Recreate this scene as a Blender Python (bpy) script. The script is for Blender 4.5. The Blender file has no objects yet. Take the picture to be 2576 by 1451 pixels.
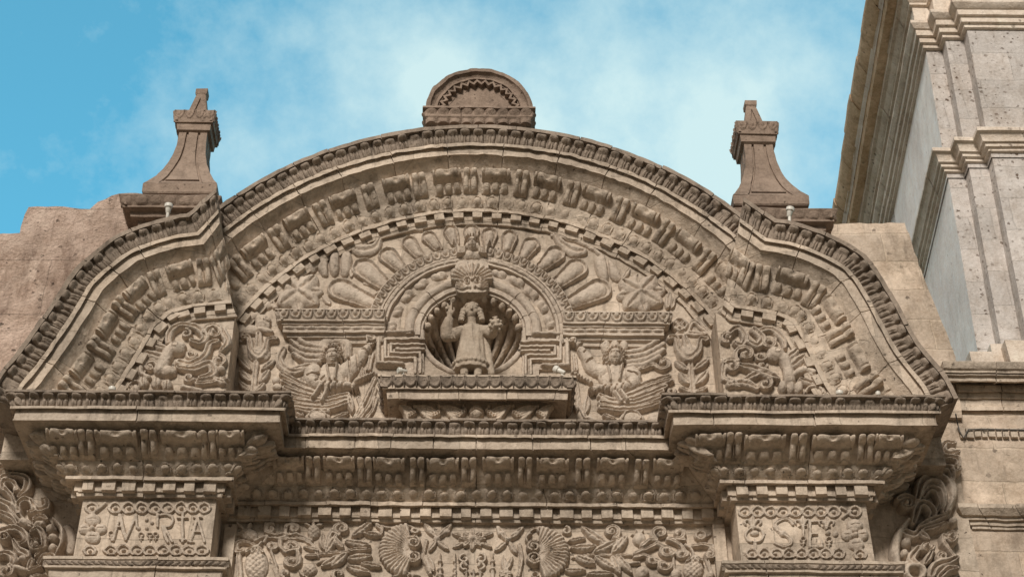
import bpy, math, random
import numpy as np
from mathutils import Vector

random.seed(7); RNG = np.random.RandomState(11)
rad = math.radians
SC = bpy.context.scene
COL = SC.collection

# ------------------------------------------------------------------ camera
F, U0, V0, TH, RO = 4118., 1200., 725.5, rad(37.8), 0.006
CAMP = np.array([0, -17., 1.6])
_UP0 = np.array([0, -math.sin(TH), math.cos(TH)]); FWD = np.array([0, math.cos(TH), math.sin(TH)])
_R0 = np.array([1., 0, 0])
RT = math.cos(RO)*_R0 + math.sin(RO)*_UP0
UPV = -math.sin(RO)*_R0 + math.cos(RO)*_UP0
from mathutils import Matrix
cam = bpy.data.cameras.new("camera"); camo = bpy.data.objects.new("camera", cam); COL.objects.link(camo)
cam.sensor_width = 36.0; cam.lens = F/2576*36.0
cam.shift_x = (1288-U0)/2576.; cam.clip_start = 0.1; cam.clip_end = 4000
m = Matrix.Identity(4)
for i in range(3):
    m[i][0] = RT[i]; m[i][1] = UPV[i]; m[i][2] = -FWD[i]; m[i][3] = CAMP[i]
camo.matrix_world = m
SC.camera = camo

# ------------------------------------------------------------------ light
SUN_EL, SUN_AZ = rad(28), rad(-14)       # azimuth from -Y (towards the viewer's side), negative = left
sd = Vector((math.sin(SUN_AZ)*math.cos(SUN_EL), -math.cos(SUN_AZ)*math.cos(SUN_EL), math.sin(SUN_EL)))
sun = bpy.data.lights.new("sun", 'SUN'); sun.energy = 2.9; sun.angle = rad(13); sun.color = (1.0, .94, .86)
suno = bpy.data.objects.new("sun", sun); COL.objects.link(suno)
suno.rotation_euler = (-sd).to_track_quat('-Z', 'Y').to_euler(); suno.location = (-10, -20, 40)

W = bpy.data.worlds.new("World"); SC.world = W; W.use_nodes = True
wn = W.node_tree.nodes; wl = W.node_tree.links
bg = wn['Background']
sky = wn.new('ShaderNodeTexSky'); sky.sky_type = 'NISHITA'; sky.sun_disc = False
sky.sun_elevation = SUN_EL; sky.sun_rotation = math.pi - SUN_AZ if False else math.atan2(sd.x, sd.y)
sky.air_density = 1.0; sky.dust_density = 1.0; sky.ozone_density = 1.5
tc = wn.new('ShaderNodeTexCoord')
def wnoise(scale, detail, rough, off):
    mp = wn.new('ShaderNodeMapping'); mp.inputs['Location'].default_value = off
    nz = wn.new('ShaderNodeTexNoise'); nz.inputs['Scale'].default_value = scale
    nz.inputs['Detail'].default_value = detail; nz.inputs['Roughness'].default_value = rough
    wl.new(tc.outputs['Generated'], mp.inputs['Vector']); wl.new(mp.outputs['Vector'], nz.inputs['Vector'])
    return nz.outputs['Fac']
def wmath(op, a, b, clamp=False):
    n = wn.new('ShaderNodeMath'); n.operation = op; n.use_clamp = clamp
    for i, x in enumerate((a, b)):
        if hasattr(x, 'links'): wl.new(x, n.inputs[i])
        else: n.inputs[i].default_value = x
    return n.outputs[0]
# clouds: three soft banks, broken up into wisps
sep = wn.new('ShaderNodeSeparateXYZ'); wl.new(tc.outputs['Generated'], sep.inputs[0])
def wbank(u, v, r, k):
    d = (u-U0)/F*RT - (v-V0)/F*UPV + FWD; d = d/np.linalg.norm(d)
    sb = wn.new('ShaderNodeVectorMath'); sb.operation = 'DISTANCE'; wl.new(tc.outputs['Generated'], sb.inputs[0]); sb.inputs[1].default_value = tuple(d)
    q = wmath('MULTIPLY', sb.outputs['Value'], 1/r); q = wmath('SUBTRACT', 1.0, q, True); q = wmath('SMOOTH_MIN', q, .8) if False else wmath('MULTIPLY', q, q)
    return wmath('MULTIPLY', q, k)
bank = wbank(1060, 200, .11, 1.2)
for b_ in ((1780, 420, .15, 1.1), (1330, 380, .12, .7), (2050, 150, .14, .55), (620, 420, .11, .6), (1500, 60, .12, .4), (760, 40, .07, .35)): bank = wmath('ADD', bank, wbank(*b_))
c1 = wnoise(9., 6, .6, (3.1, .4, 1.7)); c2 = wnoise(26., 7, .65, (.3, 2.2, 5.))
cl = wmath('ADD', wmath('MULTIPLY', c1, 1.3), wmath('MULTIPLY', c2, .85))
cl = wmath('ADD', wmath('SUBTRACT', cl, 1.04), bank)
ramp = wn.new('ShaderNodeValToRGB'); wl.new(cl, ramp.inputs[0])
ramp.color_ramp.elements[0].position = .02; ramp.color_ramp.elements[0].color = (.09, .09, .09, 1)
ramp.color_ramp.elements[1].position = 1.05 if False else 1.0; ramp.color_ramp.elements[1].color = (.93, .93, .93, 1)
tint = wn.new('ShaderNodeMix'); tint.data_type = 'RGBA'; tint.blend_type = 'MULTIPLY'
tint.inputs[0].default_value = 1.0; wl.new(sky.outputs[0], tint.inputs[6]); tint.inputs[7].default_value = (.75, 3.0, 2.75, 1)
mx = wn.new('ShaderNodeMix'); mx.data_type = 'RGBA'
wl.new(ramp.outputs[0], mx.inputs[0]); wl.new(tint.outputs[2], mx.inputs[6]); mx.inputs[7].default_value = (6.6, 8.6, 8.7, 1)
# unseen sky behind the viewer, made neutral grey to fill the facade without cyan
fr = wmath('MULTIPLY_ADD', sep.outputs[1], -2.2, True); fr.node.inputs[2].default_value = .35
fl = wmath('MULTIPLY_ADD', sep.outputs[0], -3.5, True); fl.node.inputs[2].default_value = -1.4
mf = wn.new('ShaderNodeMix'); mf.data_type = 'RGBA'; wl.new(fr, mf.inputs[0]); wl.new(mx.outputs[2], mf.inputs[6]); mf.inputs[7].default_value = (2.7, 2.6, 2.42, 1)
ml = wn.new('ShaderNodeMix'); ml.data_type = 'RGBA'; wl.new(fl, ml.inputs[0]); wl.new(mf.outputs[2], ml.inputs[6]); ml.inputs[7].default_value = (5.2, 4.7, 4.3, 1)  # unseen sky on the left, brightened as side fill for tower and facade
wl.new(ml.outputs[2], bg.inputs['Color']); bg.inputs['Strength'].default_value = .09
SC.view_settings.view_transform = 'Standard'; SC.view_settings.look = 'None'
SC.view_settings.exposure = 0.2; SC.view_settings.gamma = 1.0

# ------------------------------------------------------------------ helpers
def P(u, v, Y):
    """point on the plane y=Y seen at photo position (u,v) of the 2576 px wide photograph"""
    d = (u-U0)/F*RT - (v-V0)/F*UPV + FWD
    return CAMP + (Y-CAMP[1])/d[1]*d
def PX(u, v, Y): return float(P(u, v, Y)[0])
def PZ(u, v, Y): return float(P(u, v, Y)[2])
def PV(u, v, Y):
    """vectorised P"""
    u = np.asarray(u, float)[..., None]; v = np.asarray(v, float)[..., None]
    d = (u-U0)/F*RT - (v-V0)/F*UPV + FWD
    return CAMP + ((np.asarray(Y, float)-CAMP[1])[..., None] if np.ndim(Y) else (Y-CAMP[1]))/d[..., 1:2]*d

_ph = RNG.uniform(0, 6.28, (14,)); _dirs = RNG.normal(size=(14, 3))
def vnoise(co, scale):
    """cheap smooth pseudo noise, about -1..1"""
    co = np.asarray(co, float)*scale; r = np.zeros(co.shape[:-1])
    for k in range(14): r += np.sin(co@_dirs[k]*(1+.17*k)+_ph[k])
    return r/5.0
def rough(co, amp, scale=7.0):
    co = np.asarray(co, float)
    if amp <= 0: return co
    o = np.stack([vnoise(co+7.7*j, scale) + .5*vnoise(co+3.1*j, scale*3.1) for j in range(3)], -1)
    return co + amp*o

class MB:
    def __init__(s): s.v = []; s.f = []; s.n = 0
    def add(s, v, f):
        v = np.asarray(v, float).reshape(-1, 3)
        s.v.append(v); s.f.extend([[i+s.n for i in q] for q in f]); s.n += len(v)
    def box(s, x0, x1, y0, y1, z0, z1):
        v = [(x, y, z) for z in (z0, z1) for y in (y0, y1) for x in (x0, x1)]
        s.add(v, [(0, 2, 3, 1), (4, 5, 7, 6), (0, 1, 5, 4), (2, 6, 7, 3), (0, 4, 6, 2), (1, 3, 7, 5)])
    def build(s, name, mat, parent=None, ang=35, amp=0.0, scale=7.0):
        co = np.concatenate(s.v) if s.v else np.zeros((0, 3))
        co = rough(co, amp, scale)
        me = bpy.data.meshes.new(name); me.from_pydata(co.tolist(), [], s.f)
        me.polygons.foreach_set('use_smooth', [True]*len(me.polygons))
        if ang is not None: me.set_sharp_from_angle(angle=rad(ang))
        me.materials.append(mat); me.update()
        o = bpy.data.objects.new(name, me); COL.objects.link(o)
        if parent is not None: o.parent = parent
        return o

def empty(name, label, cat, loc=(0, 0, 0), group=None):
    o = bpy.data.objects.new(name, None); COL.objects.link(o); o.location = loc
    o['label'] = label; o['category'] = cat
    o.empty_display_size = .2
    if group: o['group'] = group
    return o
def keep(o, parent):
    """parent without moving (vertices stay in world space)"""
    o.parent = parent; o.matrix_parent_inverse = Matrix.Translation(parent.location).inverted()
    return o

# ------------------------------------------------------------------ materials
def stone(name, ca, cb, cc, pore=(.05, .035, .025), pore_amt=.75, stain=.45, stain_col=(.045, .033, .024), bump=.8, brick=None, pore_scale=12., stain_scale=1.0, pore_den=.42, bvar=(.72, 1.12), bdist=.02):
    m = bpy.data.materials.new(name); m.use_nodes = True
    N = m.node_tree.nodes; L = m.node_tree.links; b = N['Principled BSDF']
    b.inputs['Roughness'].default_value = .93; b.inputs['Specular IOR Level'].default_value = .15
    g = N.new('ShaderNodeNewGeometry')
    def noise(sc, det, ro, scl=(1, 1, 1), off=(0, 0, 0)):
        mp = N.new('ShaderNodeMapping'); mp.inputs['Scale'].default_value = scl; mp.inputs['Location'].default_value = off
        n = N.new('ShaderNodeTexNoise'); n.inputs['Scale'].default_value = sc; n.inputs['Detail'].default_value = det; n.inputs['Roughness'].default_value = ro
        L.new(g.outputs['Position'], mp.inputs[0]); L.new(mp.outputs[0], n.inputs['Vector']); return n.outputs['Fac']
    def rmp(src, p0, p1, c0=(0, 0, 0, 1), c1=(1, 1, 1, 1)):
        r = N.new('ShaderNodeValToRGB'); e = r.color_ramp.elements
        e[0].position = p0; e[1].position = p1; e[0].color = c0; e[1].color = c1
        L.new(src, r.inputs[0]); return r
    def mix(fac, a, bb, mode='MIX'):
        x = N.new('ShaderNodeMix'); x.data_type = 'RGBA'; x.blend_type = mode
        if hasattr(fac, 'links'): L.new(fac, x.inputs[0])
        else: x.inputs[0].default_value = fac
        for i, s in ((6, a), (7, bb)):
            if hasattr(s, 'links'): L.new(s, x.inputs[i])
            else: x.inputs[i].default_value = (*s, 1)
        return x.outputs[2]
    def mul(a, k):
        x = N.new('ShaderNodeMath'); x.operation = 'MULTIPLY'
        L.new(a, x.inputs[0])
        if hasattr(k, 'links'): L.new(k, x.inputs[1])
        else: x.inputs[1].default_value = k
        return x.outputs[0]
    r1 = rmp(noise(.9, 5, .6), .38, .62, (*[x*.82 for x in ca], 1), (*[min(.95, x*1.08) for x in cb], 1)).outputs[0]
    r2 = rmp(noise(5., 8, .72, off=(4, 1, 2)), .42, .7).outputs[0]
    c = mix(mul(r2, .75), r1, cc)
    c = mix(mul(rmp(noise(22., 6, .7), .35, .75).outputs[0], .5), c, tuple(min(1, x*1.45) for x in cb))
    st = mul(rmp(noise(2.2*stain_scale, 7, .68, (1.6, 1.6, .55), (9, 3, 1)), .52, .74).outputs[0], stain)
    c = mix(st, c, stain_col)
    sk = mul(rmp(noise(1.9, 6, .7, (4.2, 4.2, .42), (2, 8, 3)), .56, .78).outputs[0], stain*.9)
    c = mix(sk, c, stain_col)
    pale = mul(rmp(noise(3.1, 6, .66, (1, 1, .8), (7, 2, 6)), .57, .72).outputs[0], .65)
    c = mix(pale, c, tuple(min(.9, x*1.42) for x in cb))
    vo = N.new('ShaderNodeTexVoronoi'); vo.inputs['Scale'].default_value = pore_scale; vo.feature = 'F1'; vo.inputs['Randomness'].default_value = 1
    wob = N.new('ShaderNodeVectorMath'); wob.operation = 'ADD'
    nv = N.new('ShaderNodeTexNoise'); nv.inputs['Scale'].default_value = 26; nv.inputs['Detail'].default_value = 3
    L.new(g.outputs['Position'], nv.inputs['Vector'])
    sc_ = N.new('ShaderNodeVectorMath'); sc_.operation = 'SCALE'; sc_.inputs['Scale'].default_value = .07
    L.new(nv.outputs['Color'], sc_.inputs[0]); L.new(sc_.outputs[0], wob.inputs[0]); L.new(g.outputs['Position'], wob.inputs[1])
    L.new(wob.outputs[0], vo.inputs['Vector'])
    # only some cells carry a pore: compare the distance with a per-cell random radius
    sx = N.new('ShaderNodeSeparateColor'); L.new(vo.outputs['Color'], sx.inputs[0])
    pr = N.new('ShaderNodeMath'); pr.operation = 'MULTIPLY_ADD'; L.new(sx.outputs[0], pr.inputs[0]); pr.inputs[1].default_value = pore_den; pr.inputs[2].default_value = -.16
    lt = N.new('ShaderNodeMath'); lt.operation = 'SUBTRACT'; L.new(pr.outputs[0], lt.inputs[0]); L.new(vo.outputs['Distance'], lt.inputs[1])
    po = mul(rmp(lt.outputs[0], .0, .07).outputs[0], rmp(noise(1.7, 4, .6, off=(5, 5, 1)), .36, .62, (.25, .25, .25, 1)).outputs[0])
    c = mix(mul(po, pore_amt), c, pore)
    hgt = N.new('ShaderNodeMath'); hgt.operation = 'ADD'
    L.new(noise(30., 8, .7), hgt.inputs[0]); L.new(mul(noise(7., 5, .6, off=(2, 7, 4)), 1.6), hgt.inputs[1])
    h2 = N.new('ShaderNodeMath'); h2.operation = 'MULTIPLY_ADD'; L.new(po, h2.inputs[0]); h2.inputs[1].default_value = -.7; L.new(hgt.outputs[0], h2.inputs[2])
    hout = h2.outputs[0]
    if brick:
        bw, bh, mort, dark = brick
        sp = N.new('ShaderNodeSeparateXYZ'); L.new(g.outputs['Position'], sp.inputs[0])
        ad = N.new('ShaderNodeMath'); ad.operation = 'ADD'; L.new(sp.outputs[0], ad.inputs[0]); L.new(sp.outputs[1], ad.inputs[1])
        cb_ = N.new('ShaderNodeCombineXYZ'); L.new(ad.outputs[0], cb_.inputs[0]); L.new(sp.outputs[2], cb_.inputs[1])
        w2 = N.new('ShaderNodeVectorMath'); w2.operation = 'ADD'
        n3 = N.new('ShaderNodeTexNoise'); n3.inputs['Scale'].default_value = 2.2; n3.inputs['Detail'].default_value = 4; L.new(g.outputs['Position'], n3.inputs['Vector'])
        s3 = N.new('ShaderNodeVectorMath'); s3.operation = 'SCALE'; s3.inputs['Scale'].default_value = .09
        L.new(n3.outputs['Color'], s3.inputs[0]); L.new(s3.outputs[0], w2.inputs[0]); L.new(cb_.outputs[0], w2.inputs[1])
        br = N.new('ShaderNodeTexBrick'); br.inputs['Scale'].default_value = 1; br.inputs['Brick Width'].default_value = bw; br.inputs['Row Height'].default_value = bh
        br.inputs['Mortar Size'].default_value = mort; br.inputs['Mortar Smooth'].default_value = .5; br.inputs['Bias'].default_value = 0
        br.inputs['Color1'].default_value = (bvar[0], bvar[0], bvar[0], 1); br.inputs['Color2'].default_value = (bvar[1], bvar[1]*.985, bvar[1]*.97, 1); br.inputs['Mortar'].default_value = (dark, dark, dark*.98, 1)
        br.offset = .43
        L.new(w2.outputs[0], br.inputs['Vector'])
        c = mix(.85, c, br.outputs['Color'], 'MULTIPLY')
        h3 = N.new('ShaderNodeMath'); h3.operation = 'MULTIPLY_ADD'; L.new(br.outputs['Fac'], h3.inputs[0]); h3.inputs[1].default_value = -.5; L.new(hout, h3.inputs[2])
        hout = h3.outputs[0]
    L.new(c, b.inputs['Base Color'])
    bp = N.new('ShaderNodeBump'); bp.inputs['Strength'].default_value = bump; bp.inputs['Distance'].default_value = bdist
    L.new(hout, bp.inputs['Height']); L.new(bp.outputs[0], b.inputs['Normal'])
    return m
TAN = stone('carved_sillar', (.44, .358, .280), (.56, .468, .376), (.285, .220, .160), stain=.65, brick=(.95, .43, .006, .82), bvar=(.76, 1.12))
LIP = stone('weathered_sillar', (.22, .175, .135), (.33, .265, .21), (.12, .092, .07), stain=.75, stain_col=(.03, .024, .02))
PINST = stone('pinnacle_sillar', (.23, .17, .13), (.30, .225, .175), (.14, .10, .075), stain=.5, pore_amt=.6)
WALLST = stone('masonry_sillar', (.46, .365, .275), (.60, .49, .39), (.34, .245, .17), stain=.5, brick=(1.0, .48, .018, .95), pore_scale=7)
OLDW = stone('old_wall_sillar', (.46, .33, .25), (.66, .51, .42), (.30, .19, .135), stain=.75, stain_col=(.12, .075, .055), brick=(2.3, .9, .006, .92), bvar=(.88, 1.08), pore_scale=9, stain_scale=.55, bump=1.0, bdist=.05)
TOWST = stone('tower_sillar', (.47, .43, .395), (.54, .50, .47), (.39, .335, .29), stain=.42, stain_col=(.2, .14, .09), pore=(.11, .07, .045), pore_amt=.9, brick=(1.3, .62, .010, .93), pore_scale=13, pore_den=.56, bvar=(.93, 1.05))
TOWMO = stone('tower_moulding_sillar', (.60, .50, .41), (.68, .59, .50), (.48, .37, .27), stain=.4, stain_col=(.15, .10, .06), pore=(.10, .065, .04), pore_amt=.7, pore_scale=7)
TOWPL = stone('tower_plaster', (.88, .76, .69), (.92, .81, .75), (.74, .60, .50), stain=.22, pore=(.3, .2, .14), pore_amt=.5, bump=.25, pore_scale=7)
CORN = stone('tower_cornice_sillar', (.52, .36, .22), (.64, .47, .32), (.34, .20, .10), stain=.55, stain_col=(.10, .05, .02), pore_scale=7)
def plain(name, col, ro=.5, metal=0.):
    m = bpy.data.materials.new(name); m.use_nodes = True; N = m.node_tree.nodes; L = m.node_tree.links; b = N['Principled BSDF']
    b.inputs['Roughness'].default_value = ro; b.inputs['Metallic'].default_value = metal
    n = N.new('ShaderNodeTexNoise'); n.inputs['Scale'].default_value = 18; n.inputs['Detail'].default_value = 6
    r = N.new('ShaderNodeValToRGB'); r.color_ramp.elements[0].position = .3; r.color_ramp.elements[1].position = .7
    r.color_ramp.elements[0].color = (*[x*.72 for x in col], 1); r.color_ramp.elements[1].color = (*col, 1)
    g = N.new('ShaderNodeNewGeometry'); L.new(g.outputs['Position'], n.inputs['Vector']); L.new(n.outputs['Fac'], r.inputs[0]); L.new(r.outputs[0], b.inputs['Base Color'])
    return m
LAMPW = plain('lamp_grey_paint', (.72, .68, .60), .45)
GLASS = plain('lamp_face_glass', (.62, .62, .56), .25)
CABLE = plain('cable_rubber', (.10, .09, .08), .6)
GROUND = stone('plaza_paving', (.18, .14, .10), (.22, .175, .125), (.14, .11, .08), brick=(.6, .4, .01, .7))

# ------------------------------------------------------------------ mouldings swept along paths
class Path:
    """stations: pos + n*A + o*B, n = down/inwards from the lip, o = out of the wall"""
    skew = ()
    def __init__(s, st, groups): s.st = st; s.groups = groups
    def line(s, n, o, g):
        i0, i1 = s.groups[g]
        return np.array([p+n*A+o*B for p, A, B in s.st[i0:i1+1]])
    def frames(s, n, o, g, spacing=None, count=None, margin=0., offs=None):
        i0, i1 = s.groups[g]
        L_ = s.line(n, o, g); seg = np.diff(L_, axis=0); ln = np.linalg.norm(seg, axis=1); cum = np.concatenate([[0], np.cumsum(ln)])
        tot = cum[-1]-2*margin
        if offs is None:
            if count is None: count = max(1, int(round(tot/spacing)))
            offs = [margin+tot*(k+.5)/count for k in range(count)]
            pitch = tot/count
        else: pitch = spacing
        out = []
        for d in offs:
            k = min(len(ln)-1, max(0, int(np.searchsorted(cum, d)-1))); t = (d-cum[k])/max(ln[k], 1e-9)
            T = seg[k]/ln[k]; org = L_[k]+t*seg[k]
            a0 = s.st[i0+k]; a1 = s.st[i0+k+1]
            A = a0[1]*(1-t)+a1[1]*t; B = a0[2]*(1-t)+a1[2]*t
            O = B-(B@T)*T; O /= np.linalg.norm(O)
            Nn = A-(A@T)*T-(A@O)*O; Nn /= np.linalg.norm(Nn)
            if g in s.skew: Nn = A.copy()
            out.append((org, T, Nn, O))
        return out, pitch
def place(mb, tile, fr, n, o, sx=1.0, jit=0.0):
    v, f = tile; org, T, N, O = fr
    j = RNG.uniform(-1, 1, 3)*jit
    an = RNG.uniform(-1, 1)*jit*9; T, N = T*math.cos(an)+N*math.sin(an), N*math.cos(an)-T*math.sin(an)
    w = org + (v[:, 0:1]*sx*(1+j[0]*4))*T + (v[:, 1:2]-n+j[1])*N + (v[:, 2:3]-o+j[2])*O
    mb.add(w, f)
def sweep(mb, path, prof, joints=.8, amp=.005, cap=True):
    st = path.st; rows = []
    prof = np.array(prof)
    d = 0; dn = do = 0; nxt = RNG.uniform(.3, joints)
    for k, (p, A, B) in enumerate(st):
        pts = p+prof[:, 0:1]*A+prof[:, 1:2]*B
        if k:
            d += np.linalg.norm(st[k][0]-st[k-1][0])
            if d > nxt:
                d = 0; nxt = RNG.uniform(.55, 1.2)*joints
                t_ = st[k][0]-st[k-1][0]; t_ = t_/(np.linalg.norm(t_)+1e-9)*.006
                back = (st[k][0]-t_, A, B); fwd = (st[k][0]+t_, A, B)
                rows.append(pts_off(back, prof, dn, do, 0, 0)); rows.append(pts_off(back, prof, dn, do, -.05, 0))
                dn, do = RNG.uniform(-amp, amp, 2)
                rows.append(pts_off(fwd, prof, dn, do, -.05, 0)); rows.append(pts_off(fwd, prof, dn, do, 0, 0)); continue
        rows.append(pts_off(st[k], prof, dn, do, 0, 0))
    R = np.array(rows); nr, npf = R.shape[:2]
    f = [(r*npf+j, r*npf+j+1, (r+1)*npf+j+1, (r+1)*npf+j) for r in range(nr-1) for j in range(npf-1)]
    mb.add(R.reshape(-1, 3), f)
    if cap:
        for r in (0, nr-1):
            mb.add(R[r], [tuple(range(npf))])
def pts_off(s, prof, dn, do, e, _):
    p, A, B = s
    pr = prof.copy(); m_ = (pr[:, 1] > .01)
    pr[m_, 0] += dn; pr[m_, 1] += do+e*.5
    return p+pr[:, 0:1]*A+pr[:, 1:2]*B

def tile(fn, W_, n0, o0, n1, o1, na, nb, d, back=.03):
    """relief tile: fn(a,b) -> height 0..1 (a -1..1 across, b 0..1 down), laid on the slope (n0,o0)-(n1,o1)"""
    a = np.linspace(-1, 1, na); b = np.linspace(0, 1, nb)
    Bg, Ag = np.meshgrid(b, a, indexing='ij')
    H = fn(Ag, Bg)
    H = np.clip(H, -.5, 1.5)
    S = Ag*W_/2; Nn = n0+(n1-n0)*Bg; O = o0+(o1-o0)*Bg+H*d
    v = np.stack([S, Nn, O], -1)
    # skirt
    pad = np.zeros((nb+2, na+2, 3)); pad[1:-1, 1:-1] = v
    pad[0, 1:-1] = v[0]; pad[-1, 1:-1] = v[-1]; pad[1:-1, 0] = v[:, 0]; pad[1:-1, -1] = v[:, -1]
    pad[0, 0] = v[0, 0]; pad[0, -1] = v[0, -1]; pad[-1, 0] = v[-1, 0]; pad[-1, -1] = v[-1, -1]
    bo = lambda n_: o0+(o1-o0)*((n_-n0)/(n1-n0))-back
    for sl in ((0, slice(None)), (-1, slice(None)), (slice(None), 0), (slice(None), -1)):
        q = pad[sl]; q[:, 2] = bo(q[:, 1]); pad[sl] = q
    nr, nc = nb+2, na+2
    f = [(r*nc+c, r*nc+c+1, (r+1)*nc+c+1, (r+1)*nc+c) for r in range(nr-1) for c in range(nc-1)]
    return pad.reshape(-1, 3), f
sq = lambda x: np.sqrt(np.clip(x, 0, None))
def f_tongue(a, b):
    aa = np.abs(a)
    edge = sq(1-np.clip(aa/1.0, 0, 1)**5)
    cap = sq(1-((b-.15)/.2)**2)*(b < .33)*(.8+.25*sq(1-aa*aa*.9))
    bot = sq(1-np.clip((b-.5)/.52, 0, 1)**2.2)
    t = np.clip((b-.28)/.4, 0, 1)
    lob = np.maximum(.95*np.exp(-(a/.15)**2), .85*sq(np.clip(1-((aa-.62)/.36)**2, 0, 1)))
    body = (.22+.42*t)*lob*bot*edge*(b >= .28)+.06
    return np.where(b < .31, np.maximum(cap*edge, body), body)
def f_egg(a, b):
    x = a*1.12; y = (b*2-1)*1.05+.02
    r = sq(x*x+y*y*1.0)
    dome = sq(1-(r/.82)**2)
    rim = .45*sq(1-((r-1.0)/.13)**2)*(b < .93)
    return np.maximum(dome, rim)
def f_console(a, b):
    aa = np.abs(a)
    roll = sq(1-(np.abs(b-.21)/.22)**2.3)*(.80+.25*sq(np.clip(1-((aa-.52)/.46)**2, 0, 1)))*(1-.42*np.exp(-(a/.09)**2))
    t = np.clip((b-.40)/.60, 0, 1)
    prof = (.66+.20*np.sin(t*2.8)-.28*t)*sq(1-np.clip((t-.78)/.24, 0, 1)**2)
    lob = sq(np.clip(1-((aa-.58)/.42)**2, 0, 1))**.6; rib = .9*np.exp(-(a/.13)**2)
    body = prof*np.maximum(lob, rib)*(b > .38)
    return np.where(aa < .99, np.maximum(roll, body), 0)+.05
def f_block(a, b):
    aa = np.abs(a)
    roll = sq(1-(np.abs(b-.23)/.24)**2.4)*1.05
    dia = np.exp(-((aa/.22)**2.0+(np.abs(b-.2)/.12)**2)); roll = roll*(1.0-.38*dia)
    roll = roll*(1-.30*np.exp(-((aa-.80)/.05)**2))
    out = np.maximum(roll, .08*(b > .4)*(b < .97)*(aa < .97))
    for c in (-.64, 0, .64):
        w = .25*(1-.35*np.clip((b-.84)/.16, 0, 1)**1.5)
        drop = sq(1-np.abs((a-c)/w)**3.4)*sq(1-np.clip((b-.80)/.21, 0, 1)**2)*(b > .63)*(.64-.10*np.clip((b-.6)/.4, 0, 1))
        out = np.maximum(out, drop)
    return out+.03
def f_corner(a, b):
    top = sq(1-(a/.95)**2-((b-.2)/.22)**2)
    dr = sq(1-np.abs(a/.9)**2.5-np.abs((b-.72)/.27)**2.2)*.9
    return np.maximum(top, dr)+.02
# ------------------------------------------------------------------ ground and the portal
g = MB(); g.add([(-600, -600, 0), (600, -600, 0), (600, 600, 0), (-600, 600, 0)], [(0, 1, 2, 3)])
go = g.build('ground', GROUND); go['kind'] = 'structure'

portal = empty('church_portal', 'big carved brown stone church portal with an arched pediment, niche and deep cornices', 'church portal', (0, 0, 0))

Yc, Yp, OL = -.05, -.60, .87
ZL = PZ(1200, 1052, Yc-OL)
def prof_v(rows, Y0, vlip_z):
    """(v, o) rows read at the axis -> (n, o)"""
    return [(vlip_z-PZ(1200, v, Y0-o), o) for v, o in rows]
k = OL
ENT_V = [(1052, 1.0*k), (1057, 1.0*k), (1058.5, .985*k), (1092, .91*k), (1092.5, .92*k), (1098.5, .92*k), (1100, .855*k), (1123, .855*k), (1128, .865*k), (1129, .84*k),
         (1152, .64*k), (1153.5, .63*k), (1161, .61*k), (1173, .57*k), (1192, .50*k), (1215, .40*k), (1227, .34*k), (1230, .335*k), (1236, .32*k), (1252, .25*k), (1262, .20*k), (1263.5, .225*k), (1271, .225*k),
         (1275, .165*k), (1277, .11*k), (1300, .11*k), (1302, .085*k), (1313, .075*k), (1317, .02*k), (1320, .0)]
ENT = prof_v(ENT_V, Yc, ZL)
zn = lambda v, o: ZL-PZ(1200, v, Yc-o)
def plan_path(pts, z, closed=False, step=.11):
    pts = [np.array(p, float) for p in pts]; B = []
    n = len(pts)
    def outn(i):
        t = pts[i+1]-pts[i]; t = t/np.linalg.norm(t); return np.array([t[1], -t[0]])
    for i in range(n):
        if i == 0: b = outn(0)
        elif i == n-1: b = outn(n-2)
        else:
            a, c = outn(i-1), outn(i); b = (a+c)/(1+a@c)
        B.append(b)
    st = []; groups = []; A = np.array([0, 0, -1.])
    for i in range(n-1):
        L_ = np.linalg.norm(pts[i+1]-pts[i]); m_ = max(1, int(L_/step)); i0 = len(st)
        for q in range(m_+1):
            t = q/m_; p = pts[i]*(1-t)+pts[i+1]*t; b = B[i]*(1-t)+B[i+1]*t
            st.append((np.array([p[0], p[1], z]), A, np.array([b[0], b[1], 0])))
        groups.append((i0, len(st)-1))
    return Path(st, groups)
XL0, XL1, XR1, XR0 = -4.52, -2.985, 2.99, 4.49
ent_path = plan_path([(XL0, .2), (XL0, Yp), (XL1, Yp), (XL1, Yc), (XR1, Yc), (XR1, Yp), (XR0, Yp), (XR0, .2)], ZL)
def interp(prof, n):
    a = np.array(prof); return float(np.interp(n, a[:, 0], a[:, 1]))
nL = zn(1092, .90*k)
LIPP = [(0, 0), (0, 1.0*k), (ENT[1][0], 1.0*k), (ENT[2][0], .985*k), (ENT[2][0]+.006, .915*k), (nL-.01, .85*k), (nL+.002, .85*k)]
ent = MB(); sweep(ent, ent_path, [(nL-.004, .80*k)]+[p for p in ENT if p[0] >= nL-.002], joints=.75)
ent_o = ent.build('entablature', TAN, portal, amp=.006, scale=10)
w = MB(); sweep(w, ent_path, LIPP, joints=.75, amp=.007); w.build('lip_moulding', LIP, ent_o, amp=.005, scale=9)

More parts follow.
